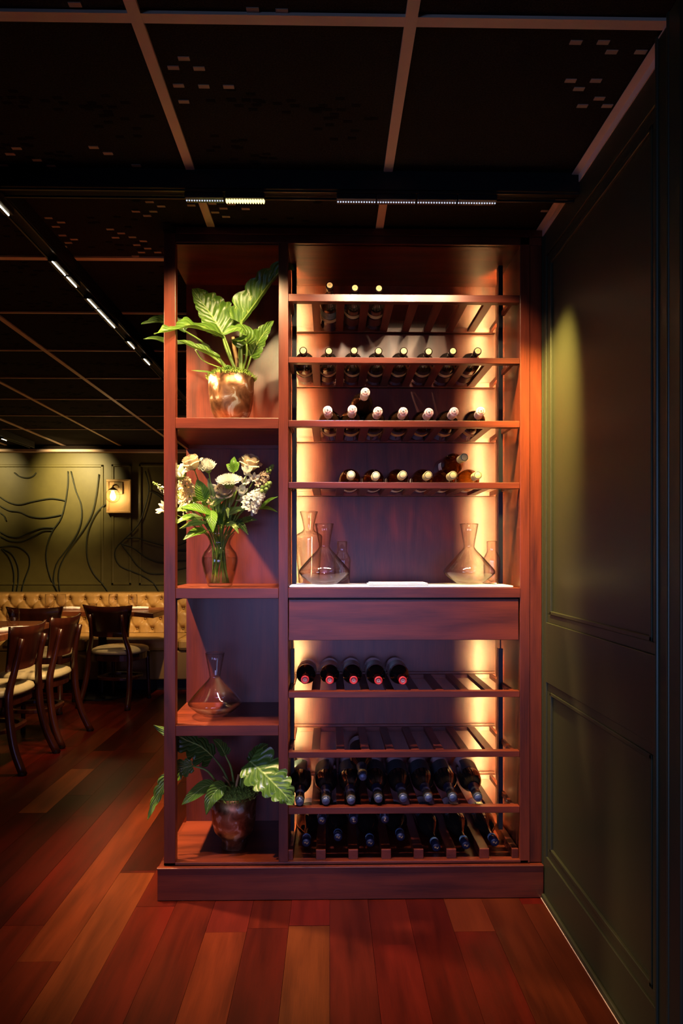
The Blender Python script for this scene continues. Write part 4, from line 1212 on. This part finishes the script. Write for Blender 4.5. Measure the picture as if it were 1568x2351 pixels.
def bloom(kind, c, d, R, seed):
    r = random.Random(seed)
    m = MB()
    if kind == 'rose':
        X, Yv, D = frame_of(d)
        # a tight cup of overlapping petals, then wide outer petals whose pointed lips roll back
        for ring, (f, top, n) in enumerate(((0.20, 0.78, 2), (0.36, 0.86, 3), (0.52, 0.84, 3), (0.66, 0.76, 4))):
            ph = r.uniform(0, 6)
            def fn(u, v, f=f, top=top, n=n, ph=ph):
                a = 2 * pi * v + ph
                lip = 0.80 + 0.20 * abs(sin(n * a / 2))
                rr = R * f * (0.55 + 0.62 * sin(pi * 0.62 * u)) * (1 + 0.10 * u * sin(n * a + 1))
                h = R * (-0.60 + (top + 0.60) * u * lip)
                return c + X * (rr * cos(a)) + Yv * (rr * sin(a)) + D * h
            m.grid(fn, 7, 24)
        for ring, (n, f, top, roll) in enumerate(((5, 0.84, 0.62, 0.16), (5, 1.0, 0.34, 0.34))):
            for i in range(n):
                a0 = 2 * pi * i / n + ring * 0.6 + r.uniform(-.15, .15)
                k = r.uniform(0.8, 1.2)
                def fn(u, v, a0=a0, f=f, top=top, roll=roll, k=k):
                    s = (v - 0.5) * 2
                    a = a0 + s * 0.74 * (0.55 + 0.45 * sin(pi * min(1, 0.2 + 0.75 * u)))
                    o = max(0, u - 0.6) / 0.4
                    rr = R * f * (0.42 + 0.50 * sin(pi * 0.5 * min(1, u * 1.25))) + R * roll * k * o ** 1.4 * (1 - 0.5 * s * s)
                    h = R * (-0.62 + (top + 0.62) * min(u, 0.86) / 0.86 - 0.30 * k * o * roll * 2 - 0.16 * s * s * u)
                    return c + X * (rr * cos(a)) + Yv * (rr * sin(a)) + D * h
                m.grid(fn, 8, 6)
    elif kind == 'carnation':
        X, Yv, D = frame_of(d)
        for ring in range(6):
            f = 0.25 + 0.15 * ring
            n = 40
            def fn(u, v, f=f, ring=ring):
                a = 2 * pi * v
                q = 0.3 + 0.7 * u
                rr = R * f * q * (1 + 0.10 * u * sin(9 * a + ring) + 0.06 * u * sin(23 * a + ring * 2))
                h = R * (0.85 - 0.14 * ring) * u + R * 0.14 * u * sin(11 * a + ring * 1.7) - R * 0.4 * (1 - u)
                return c + X * (rr * cos(a)) + Yv * (rr * sin(a)) + D * h
            m.grid(fn, 3, n)
    elif kind == 'mum':
        for ring in range(8):
            n = 14 + ring * 5
            f = 0.18 + 0.82 * ring / 7
            for i in range(n):
                petal(m, c, d, 2 * pi * (i + 0.5 * (ring % 2)) / n + r.uniform(-.06, .06), R * f * 0.35, R * f * r.uniform(0.94, 1.05), -R * 0.15, R * (0.42 - 0.40 * (ring / 7) ** 1.5) + r.uniform(-.03, .03) * R, 1.5 / n + 0.02, -R * 0.10, 4, 2)
    elif kind == 'lily':
        for ring in range(2):
            for i in range(3):
                petal(m, c, d, 2 * pi * i / 3 + ring * pi / 3, R * 0.12, R * (0.78 if ring == 0 else 0.62), -R * 0.9, R * 0.75, 0.80, R * 0.45, 8, 4)
    elif kind == 'bud':
        for ring in range(2):
            for i in range(4):
                petal(m, c, d, 2 * pi * i / 4 + ring * 0.8, R * 0.5, R * (0.95 - 0.3 * ring), -R * 0.7, R * 0.75, 1.1, -R * 0.1, 6, 4)
    return m


def stalk(t, top, foot, r=0.0022, mat='stem', bend=0.0):
    """from the bloom down through the neck of the vase to a foot on its floor"""
    neck = Vector((VX + (top.x - VX) * 0.16, VY + (top.y - VY) * 0.16, VZ + 0.168))
    rim = neck.lerp(top, 0.30) + Vector((0, 0, 0.012))
    q = cr([top, top.lerp(rim, 0.5) + Vector((bend, 0, 0.008)), rim, neck, Vector((VX + foot[0], VY + foot[1], VZ + 0.014))], 22)
    MB().tube(q, [r * 0.8] * 8 + [r] * 14, 7).build('stem', M[mat], t, smooth=True)


def foot():
    a = rf.uniform(0, 2 * pi)
    return (0.034 * cos(a), 0.030 * sin(a))


GB = 'cut stems in the flower vase'


def flower(name, label, kind, u, v, Y, rpx, d, mat, seed, calyx=True):
    c = P(u, v, Y)
    R = rpx * Y / FPX
    t = thing(name, label, 'flower', c, group=GB, world=True)
    bloom(kind, c, d, R, seed).build('bloom', M[mat], t, smooth=True)
    dd = Vector(d).normalized()
    b = c - dd * R * 0.55
    if calyx:
        MB().lathe([(0.0015, -0.010), (R * 0.28, -0.004), (R * 0.42, R * 0.18)], 10).build('calyx', M['calyx'], t, smooth=True, shift=(0, 0, 0)).matrix_local = Matrix.Translation(b - c) @ dd.to_track_quat('Z', 'Y').to_matrix().to_4x4()
    stalk(t, b - dd * 0.006, foot(), 0.0024, 'stem')
    return t


flower('rose', 'cream rose at the upper left of the bouquet', 'rose', 440, 1063, 2.45, 22, (-0.3, -0.35, 0.85), 'cream_petal', 1)
flower('rose', 'cream rose at the upper right of the bouquet, highest bloom', 'rose', 573, 1064, 2.495, 24, (0.25, -0.35, 0.9), 'cream_petal', 2)
flower('rose', 'blush rose half hidden under the white chrysanthemum', 'rose', 516, 1127, 2.485, 21, (0.0, -0.8, 0.5), 'blush_petal', 3)
flower('carnation', 'white ruffled carnation beside the upper left cream rose', 'carnation', 476, 1071, 2.455, 21, (-0.1, -0.6, 0.8), 'white_petal', 4)
flower('chrysanthemum', 'big white chrysanthemum with a flat face in the bouquet middle', 'mum', 525, 1101, 2.45, 31, (0.0, -0.50, 0.85), 'white_petal', 5)
flower('lily', 'white lily bloom next to the front post, left of the cream rose', 'lily', 413, 1084, 2.475, 24, (0.05, -0.5, 0.9), 'white_petal', 6)
flower('spray_rose', 'small white spray rose just under the upper right cream rose', 'bud', 567, 1080, 2.455, 14, (0.1, -0.6, 0.8), 'white_petal', 7)
flower('spray_rose', 'small white spray rose right of the blush rose', 'bud', 555, 1127, 2.47, 14, (0.2, -0.7, 0.6), 'white_petal', 8)
flower('spray_rose', 'small white spray rose right of the chrysanthemum edge', 'lily', 562, 1106, 2.47, 14, (0.3, -0.7, 0.6), 'white_petal', 9)
flower('lily', 'white lily bloom poking out behind the left post, low in the bouquet', 'lily', 372, 1168, 2.55, 17, (-0.7, -0.4, 0.3), 'white_petal', 10)
flower('spray_rose', 'white spray rose low at the left of the chrysanthemum', 'lily', 502, 1122, 2.50, 16, (-0.2, -0.9, 0.3), 'white_petal', 12)


def stock(label, a, b, Y, rpx, n, seed, mat='white_petal', tipbuds=False):
    r = random.Random(seed)
    A, B = P(a[0], a[1], Y), P(b[0], b[1], Y)
    d = (B - A).normalized()
    t = thing('stock_flower', label, 'flower', A, group=GB, world=True)
    X, Yv, D = frame_of(d)
    m = MB()
    R = rpx * Y / FPX
    for i in range(n):
        q = i / n
        an = i * 2.399 + r.uniform(-.3, .3)
        rad = R * (0.75 - 0.4 * q)
        c = A + (B - A) * q + (X * cos(an) + Yv * sin(an)) * rad
        o = ((X * cos(an) + Yv * sin(an)) * 0.9 + D * 0.5).normalized()
        fr = R * r.uniform(0.36, 0.55) * (1 - 0.35 * q)
        for ring in range(2):
            for k in range(4):
                petal(m, c, o, 2 * pi * k / 4 + ring * 0.8 + r.random(), fr * 0.1, fr * (1.0 - 0.35 * ring), -fr * 0.2, fr * (0.35 + 0.2 * ring), 0.75, fr * 0.3, 3, 2)
    m.build('floret_cluster', M[mat], t, smooth=True)['kind'] = 'stuff'
    bd = MB()
    for i in range(9):
        an = i * 2.399
        c = B + D * R * (0.1 + 0.12 * i) + (X * cos(an) + Yv * sin(an)) * R * 0.28 * (1 - i / 11)
        bd.ball(c, R * 0.17, R * 0.17, R * 0.2, 8, 5)
    bd.build('bud_cluster', M['calyx'], t, smooth=True)['kind'] = 'stuff'
    MB().tube([A - D * 0.002, A.lerp(B, 0.5), B + D * R * 0.9], 0.0022, 6).build('spike', M['stem'], t, smooth=True)
    stalk(t, A, foot(), 0.0026)


stock('white stock flower spike at the right front of the bouquet', (568, 1163), (600, 1130), 2.47, 27, 26, 41)
stock('white stock flower spike at the right rear, under the cream rose', (592, 1112), (613, 1086), 2.50, 20, 18, 42, 'blush_petal')
stock('white stock flower spike at the left, beside the front post', (440, 1152), (420, 1100), 2.51, 27, 26, 43, 'cream_petal')
stock('stock flower spike with closed buds leaning out past the left post', (385, 1132), (360, 1114), 2.56, 10, 9, 44)


def sprig(name, label, lv, Y, mat, seed):
    t = thing(name, label, 'foliage', P(lv[0][0][0], lv[0][0][1], Y), group=GB, world=True)
    top = None
    for i, (a, b, wpx, dy, nr) in enumerate(lv):
        A, B = P(a[0], a[1], Y + dy[0]), P(b[0], b[1], Y + dy[1])
        mid = A.lerp(B, 0.5) + Vector((0, -0.006, 0.006))
        k = wpx * Y / FPX
        leaf_mesh([A, mid, B], k, k, nr, 0.25, 0.25, 1, 0.0, 0.05, 20, 3, 'ovate', seed=seed + i).build('leaf', M[mat], t, smooth=True)
        if top is None:
            top = A
        else:
            MB().tube(cr([A, A.lerp(top, 0.6) + Vector((0, 0.006, -0.004)), top], 8), 0.0013, 6).build('twig', M['stem'], t, smooth=True)
    stalk(t, top, foot(), 0.0021)


UPN, FN = (0.1, -0.6, 0.8), (0.0, -1.0, 0.2)
sprig('salal_leaf', 'sprig with two big bright leaves at the bouquet left centre', [((470, 1150), (452, 1100), 16, (-.02, -.04), (0.2, -1, 0.1)), ((482, 1180), (414, 1164), 19, (-.03, -.08), UPN), ((476, 1160), (470, 1146), 11, (0, 0), FN)], 2.50, 'leaf_flower', 50)
sprig('salal_leaf', 'sprig whose leaves hang over the vase rim at the left', [((472, 1218), (420, 1240), 15, (-.02, -.05), UPN), ((445, 1184), (404, 1204), 9, (-.02, -.05), UPN), ((440, 1172), (392, 1178), 9, (0, 0), UPN)], 2.50, 'leaf_flower', 54)
sprig('salal_leaf', 'sprig with one curled leaf hanging in front of the vase neck', [((484, 1172), (489, 1223), 14, (-.02, -.06), (0.35, -1, 0.0)), ((478, 1185), (482, 1168), 7, (0, -.01), FN)], 2.49, 'leaf_flower', 58)
sprig('salal_leaf', 'sprig of dark leaves at the lower right of the bouquet', [((543, 1206), (592, 1194), 16, (0, -.02), UPN), ((546, 1198), (570, 1228), 8, (-.02, -.04), FN), ((540, 1215), (558, 1190), 9, (0, 0), FN)], 2.52, 'leaf_dark', 62)
sprig('salal_leaf', 'sprig with two pointed leaves reaching toward the divider', [((600, 1166), (638, 1140), 7, (0, 0), UPN), ((594, 1168), (638, 1176), 8, (0, 0), UPN)], 2.52, 'leaf_flower', 66)
sprig('ruscus', 'ruscus sprig standing up between carnation and upper right rose', [((536, 1084), (538, 1048), 9, (0, 0), FN), ((534, 1083), (519, 1066), 7, (0, 0), FN), ((538, 1082), (550, 1061), 8, (0, 0), FN)], 2.47, 'leaf_flower', 70)
sprig('salal_leaf', 'sprig of dark filler leaves behind the blush rose', [((512, 1185), (480, 1150), 13, (.02, .02), FN), ((515, 1190), (545, 1165), 12, (.02, .02), FN), ((508, 1195), (505, 1160), 12, (.02, .02), FN), ((500, 1200), (462, 1190), 10, (0, 0), FN), ((520, 1205), (548, 1185), 10, (0, 0), FN)], 2.55, 'leaf_dark', 74)


def fern(label, a, b, Y0, Y1, wpx, mat, seed):
    A, B = P(a[0], a[1], Y0), P(b[0], b[1], Y1)
    t = thing('fern_frond', label, 'foliage', A, group=GB, world=True)
    sp = cr([A, A.lerp(B, 0.5) + Vector((0, -0.004, 0.010)), B], 24)
    m = MB()
    W_ = wpx * Y0 / FPX
    for i in range(2, 24):
        q = i / 23
        tn = (sp[min(i + 1, 23)] - sp[i - 1]).normalized()
        sd = Vector((0, -1, 0.4)).cross(tn).normalized()
        ln = W_ * (1 - q) ** 0.7 * min(1, 3 * q)
        for s in (-1, 1):
            d = (sd * s + tn * 0.55).normalized()
            p0, p1 = sp[i], sp[i] + d * ln
            ww = tn * 0.0029
            m._add([p0 - ww, p0 + ww, p0.lerp(p1, 0.6) + ww * 1.1, p1, p0.lerp(p1, 0.6) - ww * 1.1], [(0, 1, 2, 3, 4)], [(q, 0.5)] * 5)
    m.build('frond', M[mat], t)['kind'] = 'stuff'
    MB().tube(sp, 0.0011, 5).build('midrib', M['stem'], t, smooth=True)
    stalk(t, A, foot(), 0.0016)


fern('dark fern frond across the bouquet middle, pointing right', (478, 1168), (528, 1140), 2.49, 2.47, 15, 'leaf_dark', 80)
fern('dark fern frond rising left of the blush rose', (492, 1170), (478, 1098), 2.50, 2.48, 15, 'leaf_dark', 81)
fern('pale fern frond drooping left near the front post', (470, 1190), (405, 1196), 2.50, 2.46, 16, 'leaf_flower', 82)
fern('short pale fern frond hanging in front of the dark leaves', (522, 1165), (524, 1190), 2.47, 2.46, 7, 'leaf_flower', 83)
fern('pale fern frond below the right stock flower', (530, 1205), (548, 1225), 2.49, 2.47, 9, 'leaf_flower', 84)
fern('pale fern frond behind the lily at the left post', (450, 1170), (404, 1140), 2.52, 2.50, 13, 'leaf_flower', 85)
fern('dark fern frond behind the right spray rose', (525, 1170), (545, 1120), 2.53, 2.53, 12, 'leaf_dark', 86)

fern('pale fern frond fanning out low at the left, over the shelf gap', (478, 1200), (412, 1214), 2.49, 2.46, 15, 'leaf_flower', 87)
fern('dark fern frond standing between the left leaves and the blush rose', (500, 1178), (497, 1118), 2.51, 2.49, 14, 'leaf_dark', 88)
fern('dark fern frond leaning right under the white stock spike', (520, 1185), (566, 1168), 2.50, 2.47, 14, 'leaf_dark', 89)
fern('mid green fern frond right of the vase neck', (516, 1205), (548, 1212), 2.51, 2.48, 12, 'leaf_flower', 90)
sprig('salal_leaf', 'sprig of mid green leaves filling the bouquet above the vase neck', [((506, 1205), (492, 1168), 12, (0, 0), FN), ((512, 1205), (530, 1172), 12, (0, 0), FN), ((498, 1208), (470, 1196), 11, (0, -.02), UPN), ((518, 1210), (552, 1200), 11, (0, -.02), UPN), ((505, 1200), (515, 1150), 11, (0, 0), FN)], 2.53, 'leaf_low', 91)
sprig('salal_leaf', 'sprig of pale leaves behind the white lily at the front post', [((450, 1160), (424, 1150), 11, (0, 0), UPN), ((446, 1168), (408, 1166), 11, (0, 0), UPN), ((455, 1150), (440, 1125), 10, (0, 0), FN)], 2.53, 'leaf_flower', 96)
stock('low white stock flower cluster at the far left, below the lily', (436, 1168), (412, 1140), 2.53, 20, 18, 45, 'white_petal')
flower('spray_rose', 'small white spray rose low between the two left leaf sprigs', 'lily', 486, 1150, 2.49, 13, (-0.2, -0.9, 0.3), 'cream_petal', 13)
flower('spray_rose', 'small white spray rose at the right, above the right stock spike', 'lily', 583, 1098, 2.48, 14, (0.2, -0.8, 0.5), 'white_petal', 14)

# ================================================================== dining room
def chair(label, x, y, rz):
    t = thing('dining_chair', label, 'chair', (x, y, 0), (0, 0, rz), group='dining chairs')
    W_ = M['chair_wood']
    for s in (-1, 1):
        q = cr([(s * .215, -.285, 0.0), (s * .200, -.225, .14), (s * .185, -.192, .30), (s * .180, -.185, .44), (s * .145, -.203, .58), (s * .140, -.240, .752)], 18)
        m = MB()
        m.tube(q, [0.0215] * 11 + [0.020, 0.019, 0.018, 0.017, 0.016, 0.0155, 0.015], 8, flat=1.15)
        m.build('leg', W_, t, smooth=True)
        m2 = MB().tube(cr([(s * .160, .165, .41), (s * .163, .172, .2), (s * .170, .178, 0.0)], 8), [0.020, 0.019, 0.018, 0.017, 0.016, 0.015, 0.014, 0.0135], 8)
        m2.build('leg', W_, t, smooth=True)
    for gx_, gy_ in ((.215, -.285), (-.215, -.285), (.170, .178), (-.170, .178)):
        MB().lathe([(0.0, 0.0004), (0.021 if gy_ < 0 else 0.0155, 0.0004), (0.0235 if gy_ < 0 else 0.017, 0.004), (0.0225 if gy_ < 0 else 0.0165, 0.020)], 12, 'Z', (gx_, gy_ + (0.006 if gy_ < 0 else 0), 0)).build('glide', M['black'], t, smooth=True)
    # curved back plate, wider at the top
    def fn(dy):
        def g(u, v):
            z = .565 + .25 * v
            hw = .158 + .060 * v ** 1.2
            s = (u - .5) * 2
            return Vector((s * hw, -.172 - .050 * v - .040 * (1 - s * s) + dy + 0.004, z + .014 * s * s * v * v))
        return g
    m = MB()
    nu, nv = 14, 5
    f0, f1 = fn(0.0), fn(0.016)
    vs = [f0(i / nu, j / nv) for i in range(nu + 1) for j in range(nv + 1)] + [f1(i / nu, j / nv) for i in range(nu + 1) for j in range(nv + 1)]
    o_ = (nu + 1) * (nv + 1)
    ix = lambda i, j: i * (nv + 1) + j
    fs = []
    for i in range(nu):
        for j in range(nv):
            a = (ix(i, j), ix(i + 1, j), ix(i + 1, j + 1), ix(i, j + 1))
            fs += [a, tuple(o_ + k for k in reversed(a))]
        for j in (0, nv):
            fs.append((ix(i, j), ix(i + 1, j), o_ + ix(i + 1, j), o_ + ix(i, j)))
    for j in range(nv):
        for i in (0, nu):
            fs.append((ix(i, j), ix(i, j + 1), o_ + ix(i, j + 1), o_ + ix(i, j)))
    m._add(vs, fs).build('backrest', W_, t, smooth=True)
    # apron, cushion, hoop stretcher
    def dshape(k, n=36):
        r = []
        for i in range(n):
            a = 2 * pi * i / n
            c, s = cos(a), sin(a)
            e = 0.72
            r.append((k * .215 * (abs(c) ** e) * (1 if c >= 0 else -1), k * .205 * (abs(s) ** e) * (1 if s >= 0 else -1)))
        return r
    m = MB()
    po, pi_ = dshape(0.93), dshape(0.84)
    n = len(po)
    vs = [(x_, y_, z_) for z_ in (.365, .418) for x_, y_ in po] + [(x_, y_, z_) for z_ in (.365, .418) for x_, y_ in pi_]
    fs = []
    for i in range(n):
        k = (i + 1) % n
        fs += [(i, k, n + k, n + i), (2 * n + k, 2 * n + i, 3 * n + i, 3 * n + k), (n + i, n + k, 3 * n + k, 3 * n + i), (k, i, 2 * n + i, 2 * n + k)]
    m._add(vs, fs).build('seat_frame', W_, t, bevel=0.003)
    m = MB()
    prof = [(0.90, .419), (0.985, .424), (1.0, .440), (0.97, .456), (0.85, .468), (0.6, .476), (0.3, .479)]
    vs, fs = [], []
    for k, z_ in prof:
        vs += [(x_, y_, z_) for x_, y_ in dshape(k)]
    for q in range(len(prof) - 1):
        for i in range(n):
            k = (i + 1) % n
            fs.append((q * n + i, q * n + k, (q + 1) * n + k, (q + 1) * n + i))
    fs.append(tuple((len(prof) - 1) * n + i for i in range(n)))
    m._add(vs, fs).build('seat', M['leather'], t, smooth=True)
    m = MB()
    po, pi_ = dshape(0.80), dshape(0.62)
    vs = [(x_, y_, z_) for z_ in (.205, .228) for x_, y_ in po] + [(x_, y_, z_) for z_ in (.205, .228) for x_, y_ in pi_]
    fs = []
    for i in range(n):
        k = (i + 1) % n
        fs += [(i, k, n + k, n + i), (2 * n + k, 2 * n + i, 3 * n + i, 3 * n + k), (n + i, n + k, 3 * n + k, 3 * n + i), (k, i, 2 * n + i, 2 * n + k)]
    m._add(vs, fs).build('hoop_stretcher', W_, t, bevel=0.003)
    return t


ch = chair('dark wooden chair nearest to the camera at the left dining table', -1.985, 4.02, radians(88))
for lab, x, y, a in (('dark wooden chair with cream seat, second at the left table, beside the aisle', -1.97, 4.56, 86), ('dark wooden chair seen from behind, right one at the banquette table', -1.755, 5.70, -12),
                     ('dark wooden chair seen from behind, left one at the banquette table', -2.31, 5.52, 2)):
    dup(ch, (x, y, 0), (0, 0, radians(a)), lab)


def table(label, poly, top, base):
    cx, cy = sum(p[0] for p in poly) / len(poly), sum(p[1] for p in poly) / len(poly)
    t = thing('dining_table', label, 'table', (cx, cy, 0), group='dining tables', world=True)
    MB().prism(poly, top - 0.038, top).build('tabletop', M['table_wood'], t, bevel=0.003)
    MB().lathe([(0.035, 0.03), (0.035, top - 0.05), (0.12, top - 0.038)], 16, 'Z', (base[0], base[1], 0)).build('pedestal', M['black'], t, smooth=True)
    MB().lathe([(0.0, 0.0), (0.25, 0.0), (0.25, 0.012), (0.06, 0.03), (0.0, 0.03)], 24, 'Z', (base[0], base[1], 0)).build('base_plate', M['black'], t)
    return t


TT = 0.76
table('wooden dining table at the left edge beside two cream-seated chairs', [(-2.75, 3.72), (-2.06, 3.72), (-1.92, 3.86), (-1.95, 4.74), (-2.06, 4.86), (-2.75, 4.86)], TT, (-2.4, 4.3))
table('wooden dining table in front of the tufted banquette', [(-2.62, 5.70), (-1.62, 5.62), (-1.42, 5.46), (-1.40, 6.02), (-1.50, 6.12), (-2.62, 6.12)], TT, (-2.0, 5.98))

# ---- tufted banquette
BX0, BX1, BF, BY = -4.7, -0.55, 6.14, 6.62
bq = thing('banquette', 'long tan leather banquette with diamond-tufted back along the green wall', 'bench', ((BX0 + BX1) / 2, 6.5, 0), world=True)
MB().box(BX0, BX1, BF + 0.06, 7.0, 0.001, 0.10).build('kick_plate', M['rail_black'], bq)
MB().box(BX0, BX1, BF + 0.02, 7.0, 0.10, 0.36).build('seat_base', M['button'], bq, bevel=0.01)
for i in range(5):
    a = BX0 + (BX1 - BX0) * i / 5
    MB().box(a + 0.003, a + (BX1 - BX0) / 5 - 0.003, BF, BY + 0.03, 0.362, 0.475).build('seat_cushion', M['gold_leather'], bq, bevel=0.03)
ZB_, ZT_ = 0.475, 0.855
PXB, PZB = 0.149, 0.0985
BTN = []
for r in range(5):
    z = 0.802 - r * PZB
    if z < ZB_ + 0.01:
        continue
    k = 0
    x = BX0 + 0.05 + (PXB / 2 if r % 2 else 0)
    while x < BX1 - 0.03:
        BTN.append((x, z, r))
        x += PXB


def tuft(x, z):
    r = (0.802 - z) / PZB
    best = 9
    for rr in (math.floor(r), math.floor(r) + 1):
        off = BX0 + 0.05 + (PXB / 2 if rr % 2 else 0)
        q = round((x - off) / PXB)
        dx, dz = x - (off + q * PXB), z - (0.802 - rr * PZB)
        best = min(best, sqrt(dx * dx + dz * dz))
    # pleat lines between diagonal neighbours
    a = (x - BX0 - 0.05) / PXB
    b = r / 2
    e1, e2 = (a + b) - round(a + b), (a - b) - round(a - b)
    cr_ = min(abs(e1), abs(e2)) * PXB
    if r < 0:
        cr_ = min(abs(a - round(a)) * PXB * 1.0, 1)
    return 0.040 - 0.036 * exp(-(best / 0.026) ** 2) - 0.013 * exp(-(cr_ / 0.008) ** 2) - 0.004 * (1 - min(1, best / 0.07))


def bfn(u, v):
    x = BX0 + (BX1 - BX0) * u
    z = ZB_ + (ZT_ - ZB_) * v
    lip = 0.03 * max(0, (v - 0.93) / 0.07) ** 2
    return Vector((x, BY + 0.06 - tuft(x, z) + 0.04 * v + lip, z))


mb = MB().grid(bfn, 420, 40)
mb.box(BX0, BX1, BY + 0.13, 7.0, 0.36, ZT_)
mb._add([(BX0, BY + 0.13, ZT_), (BX1, BY + 0.13, ZT_), (BX1, 6.99, ZT_ + 0.001), (BX0, 6.99, ZT_ + 0.001)], [(0, 1, 2, 3)])
mb.build('tufted_back', M['gold_leather'], bq, smooth=True)
bm_ = MB().ball((0, 0, 0), 0.010, 0.006, 0.010, 10, 6).mesh('button', M['button'], True)
for x, z, r in BTN:
    o = bpy.data.objects.new('button', bm_)
    COL.objects.link(o)
    o.parent = bq
    o.location = Vector((x, BY + 0.06 - 0.004 + 0.04 * (z - ZB_) / (ZT_ - ZB_), z)) - Vector(bq['_w'])

# ---- wall sconce
sp0 = P(275.5, 1140, YWALL)
sc = thing('wall_sconce', 'lit wall sconce with a clear globe on a square wooden plate', 'lamp', (sp0.x, YWALL - 0.012, sp0.z), world=True)
x, z = sp0.x, sp0.z
SW = plain('sconce_plate_wood', (0.42, 0.26, 0.10), 0.5)
MB().box(x - .115, x + .115, 7.262, 7.287, z - .165, z + .165).build('backplate', SW, sc, bevel=0.003)
for (a, b, c, d) in ((x - .13, x + .13, z - .18, z - .155), (x - .13, x + .13, z + .155, z + .18), (x - .13, x - .105, z - .155, z + .155), (x + .105, x + .13, z - .155, z + .155)):
    MB().box(a, b, 7.245, 7.287, c, d).build('plate_frame', SW, sc, bevel=0.004)
MB().box(x - .045, x + .045, 7.243, 7.262, z + .02, z + .15).build('mount', M['gold_dull'], sc, bevel=0.004)
MB().tube(cr([(x + .0, 7.245, z + .09), (x - .005, 7.20, z + .115), (x - .02, 7.15, z + .105), (x - .025, 7.14, z + .085)], 10), 0.009, 8).build('arm', M['gold_dull'], sc, smooth=True)
gx, gy, gz = x - .025, 7.14, z - .005
MB().lathe([(0.008, .095), (0.016, .085), (0.048, .062), (0.050, .055)], 20, 'Z', (gx, gy, gz)).build('cap', M['gold_dull'], sc, smooth=True)
MB().ball((gx, gy, gz), 0.076, 0.076, 0.076, 28, 18).build('globe', M['clear'], sc, smooth=True)
MB().lathe([(0.0, -.050), (0.018, -.045), (0.029, -.020), (0.028, 0.0), (0.016, .030), (0.012, .050)], 16, 'Z', (gx, gy, gz)).build('bulb', emis('sconce_bulb_glow', (1.0, 0.70, 0.30), 70.0), sc, smooth=True)

# ---- table settings
TUM = [(0.030, 0.0), (0.033, 0.003), (0.040, 0.05), (0.0395, 0.09), (0.036, 0.118)]
def tumbler(label, u, Y, h=1.0, z=TT):
    q = P(u, VH, Y)
    vessel('tumbler', label, 'glass', (q.x, Y, z + 0.0006), [(r, zz * h) for r, zz in TUM], 0.0016, 0.008, 'glasses on the dining tables')


tumbler('stemless glass on the left table, in front of the leftmost chair back', 30, 4.45)
tumbler('tall clear glass on the banquette table, left of the pair near the left chair', 114, 5.95, 1.1)
tumbler('clear glass on the banquette table, right of the pair near the left chair', 141, 5.90, 1.1)
tumbler('tall clear glass behind the right chair back on the banquette table', 260, 5.92, 1.1)
tumbler('clear glass right of the tall one behind the right chair', 305, 5.96, 1.05)


def roll_(label, u, Y, ln, a):
    q = P(u, VH, Y)
    t = thing('napkin', label, 'napkin', (q.x, Y, TT + 0.0004), (0, 0, a), group='rolled napkins on the dining tables')
    m = MB()
    m.tube([(-ln / 2, 0, .013), (-ln / 4, 0, .0145), (ln / 4, 0, .0145), (ln / 2, 0, .013)], [.011, .013, .013, .012], 12, flat=1.0)
    m.build('rolled_linen', M['linen'], t, smooth=True)
    MB().lathe([(0.0142, -.018), (0.0148, -.016), (0.0148, .016), (0.0142, .018)], 14, 'X', (0, 0, .0145)).build('napkin_band', M['linen'], t, smooth=True)


roll_('rolled white napkin on the left table beside the stemless glass', 45, 4.22, .20, 0.25)
roll_('rolled white napkin at the left edge of the left table', 3, 4.10, .16, 0.6)
roll_('rolled white napkin between the two chairs on the banquette table', 163, 5.86, .15, 0.1)
roll_('rolled white napkin at the right end of the banquette table', 319, 5.86, .16, 0.15)
q = P(213, VH, 5.95)
vessel('tea_light_holder', 'low clear tea light holder on the banquette table behind the right chair', 'candle', (q.x, 5.95, TT + 0.0006), [(0.030, 0), (0.035, 0.004), (0.036, 0.045)], 0.002, 0.006)
q = P(137, VH, 5.72)
vessel('tea_light_holder', 'small clear tea light holder near the edge of the banquette table', 'candle', (q.x, 5.80, TT + 0.0006), [(0.018, 0), (0.022, 0.004), (0.022, 0.035)], 0.002, 0.006)
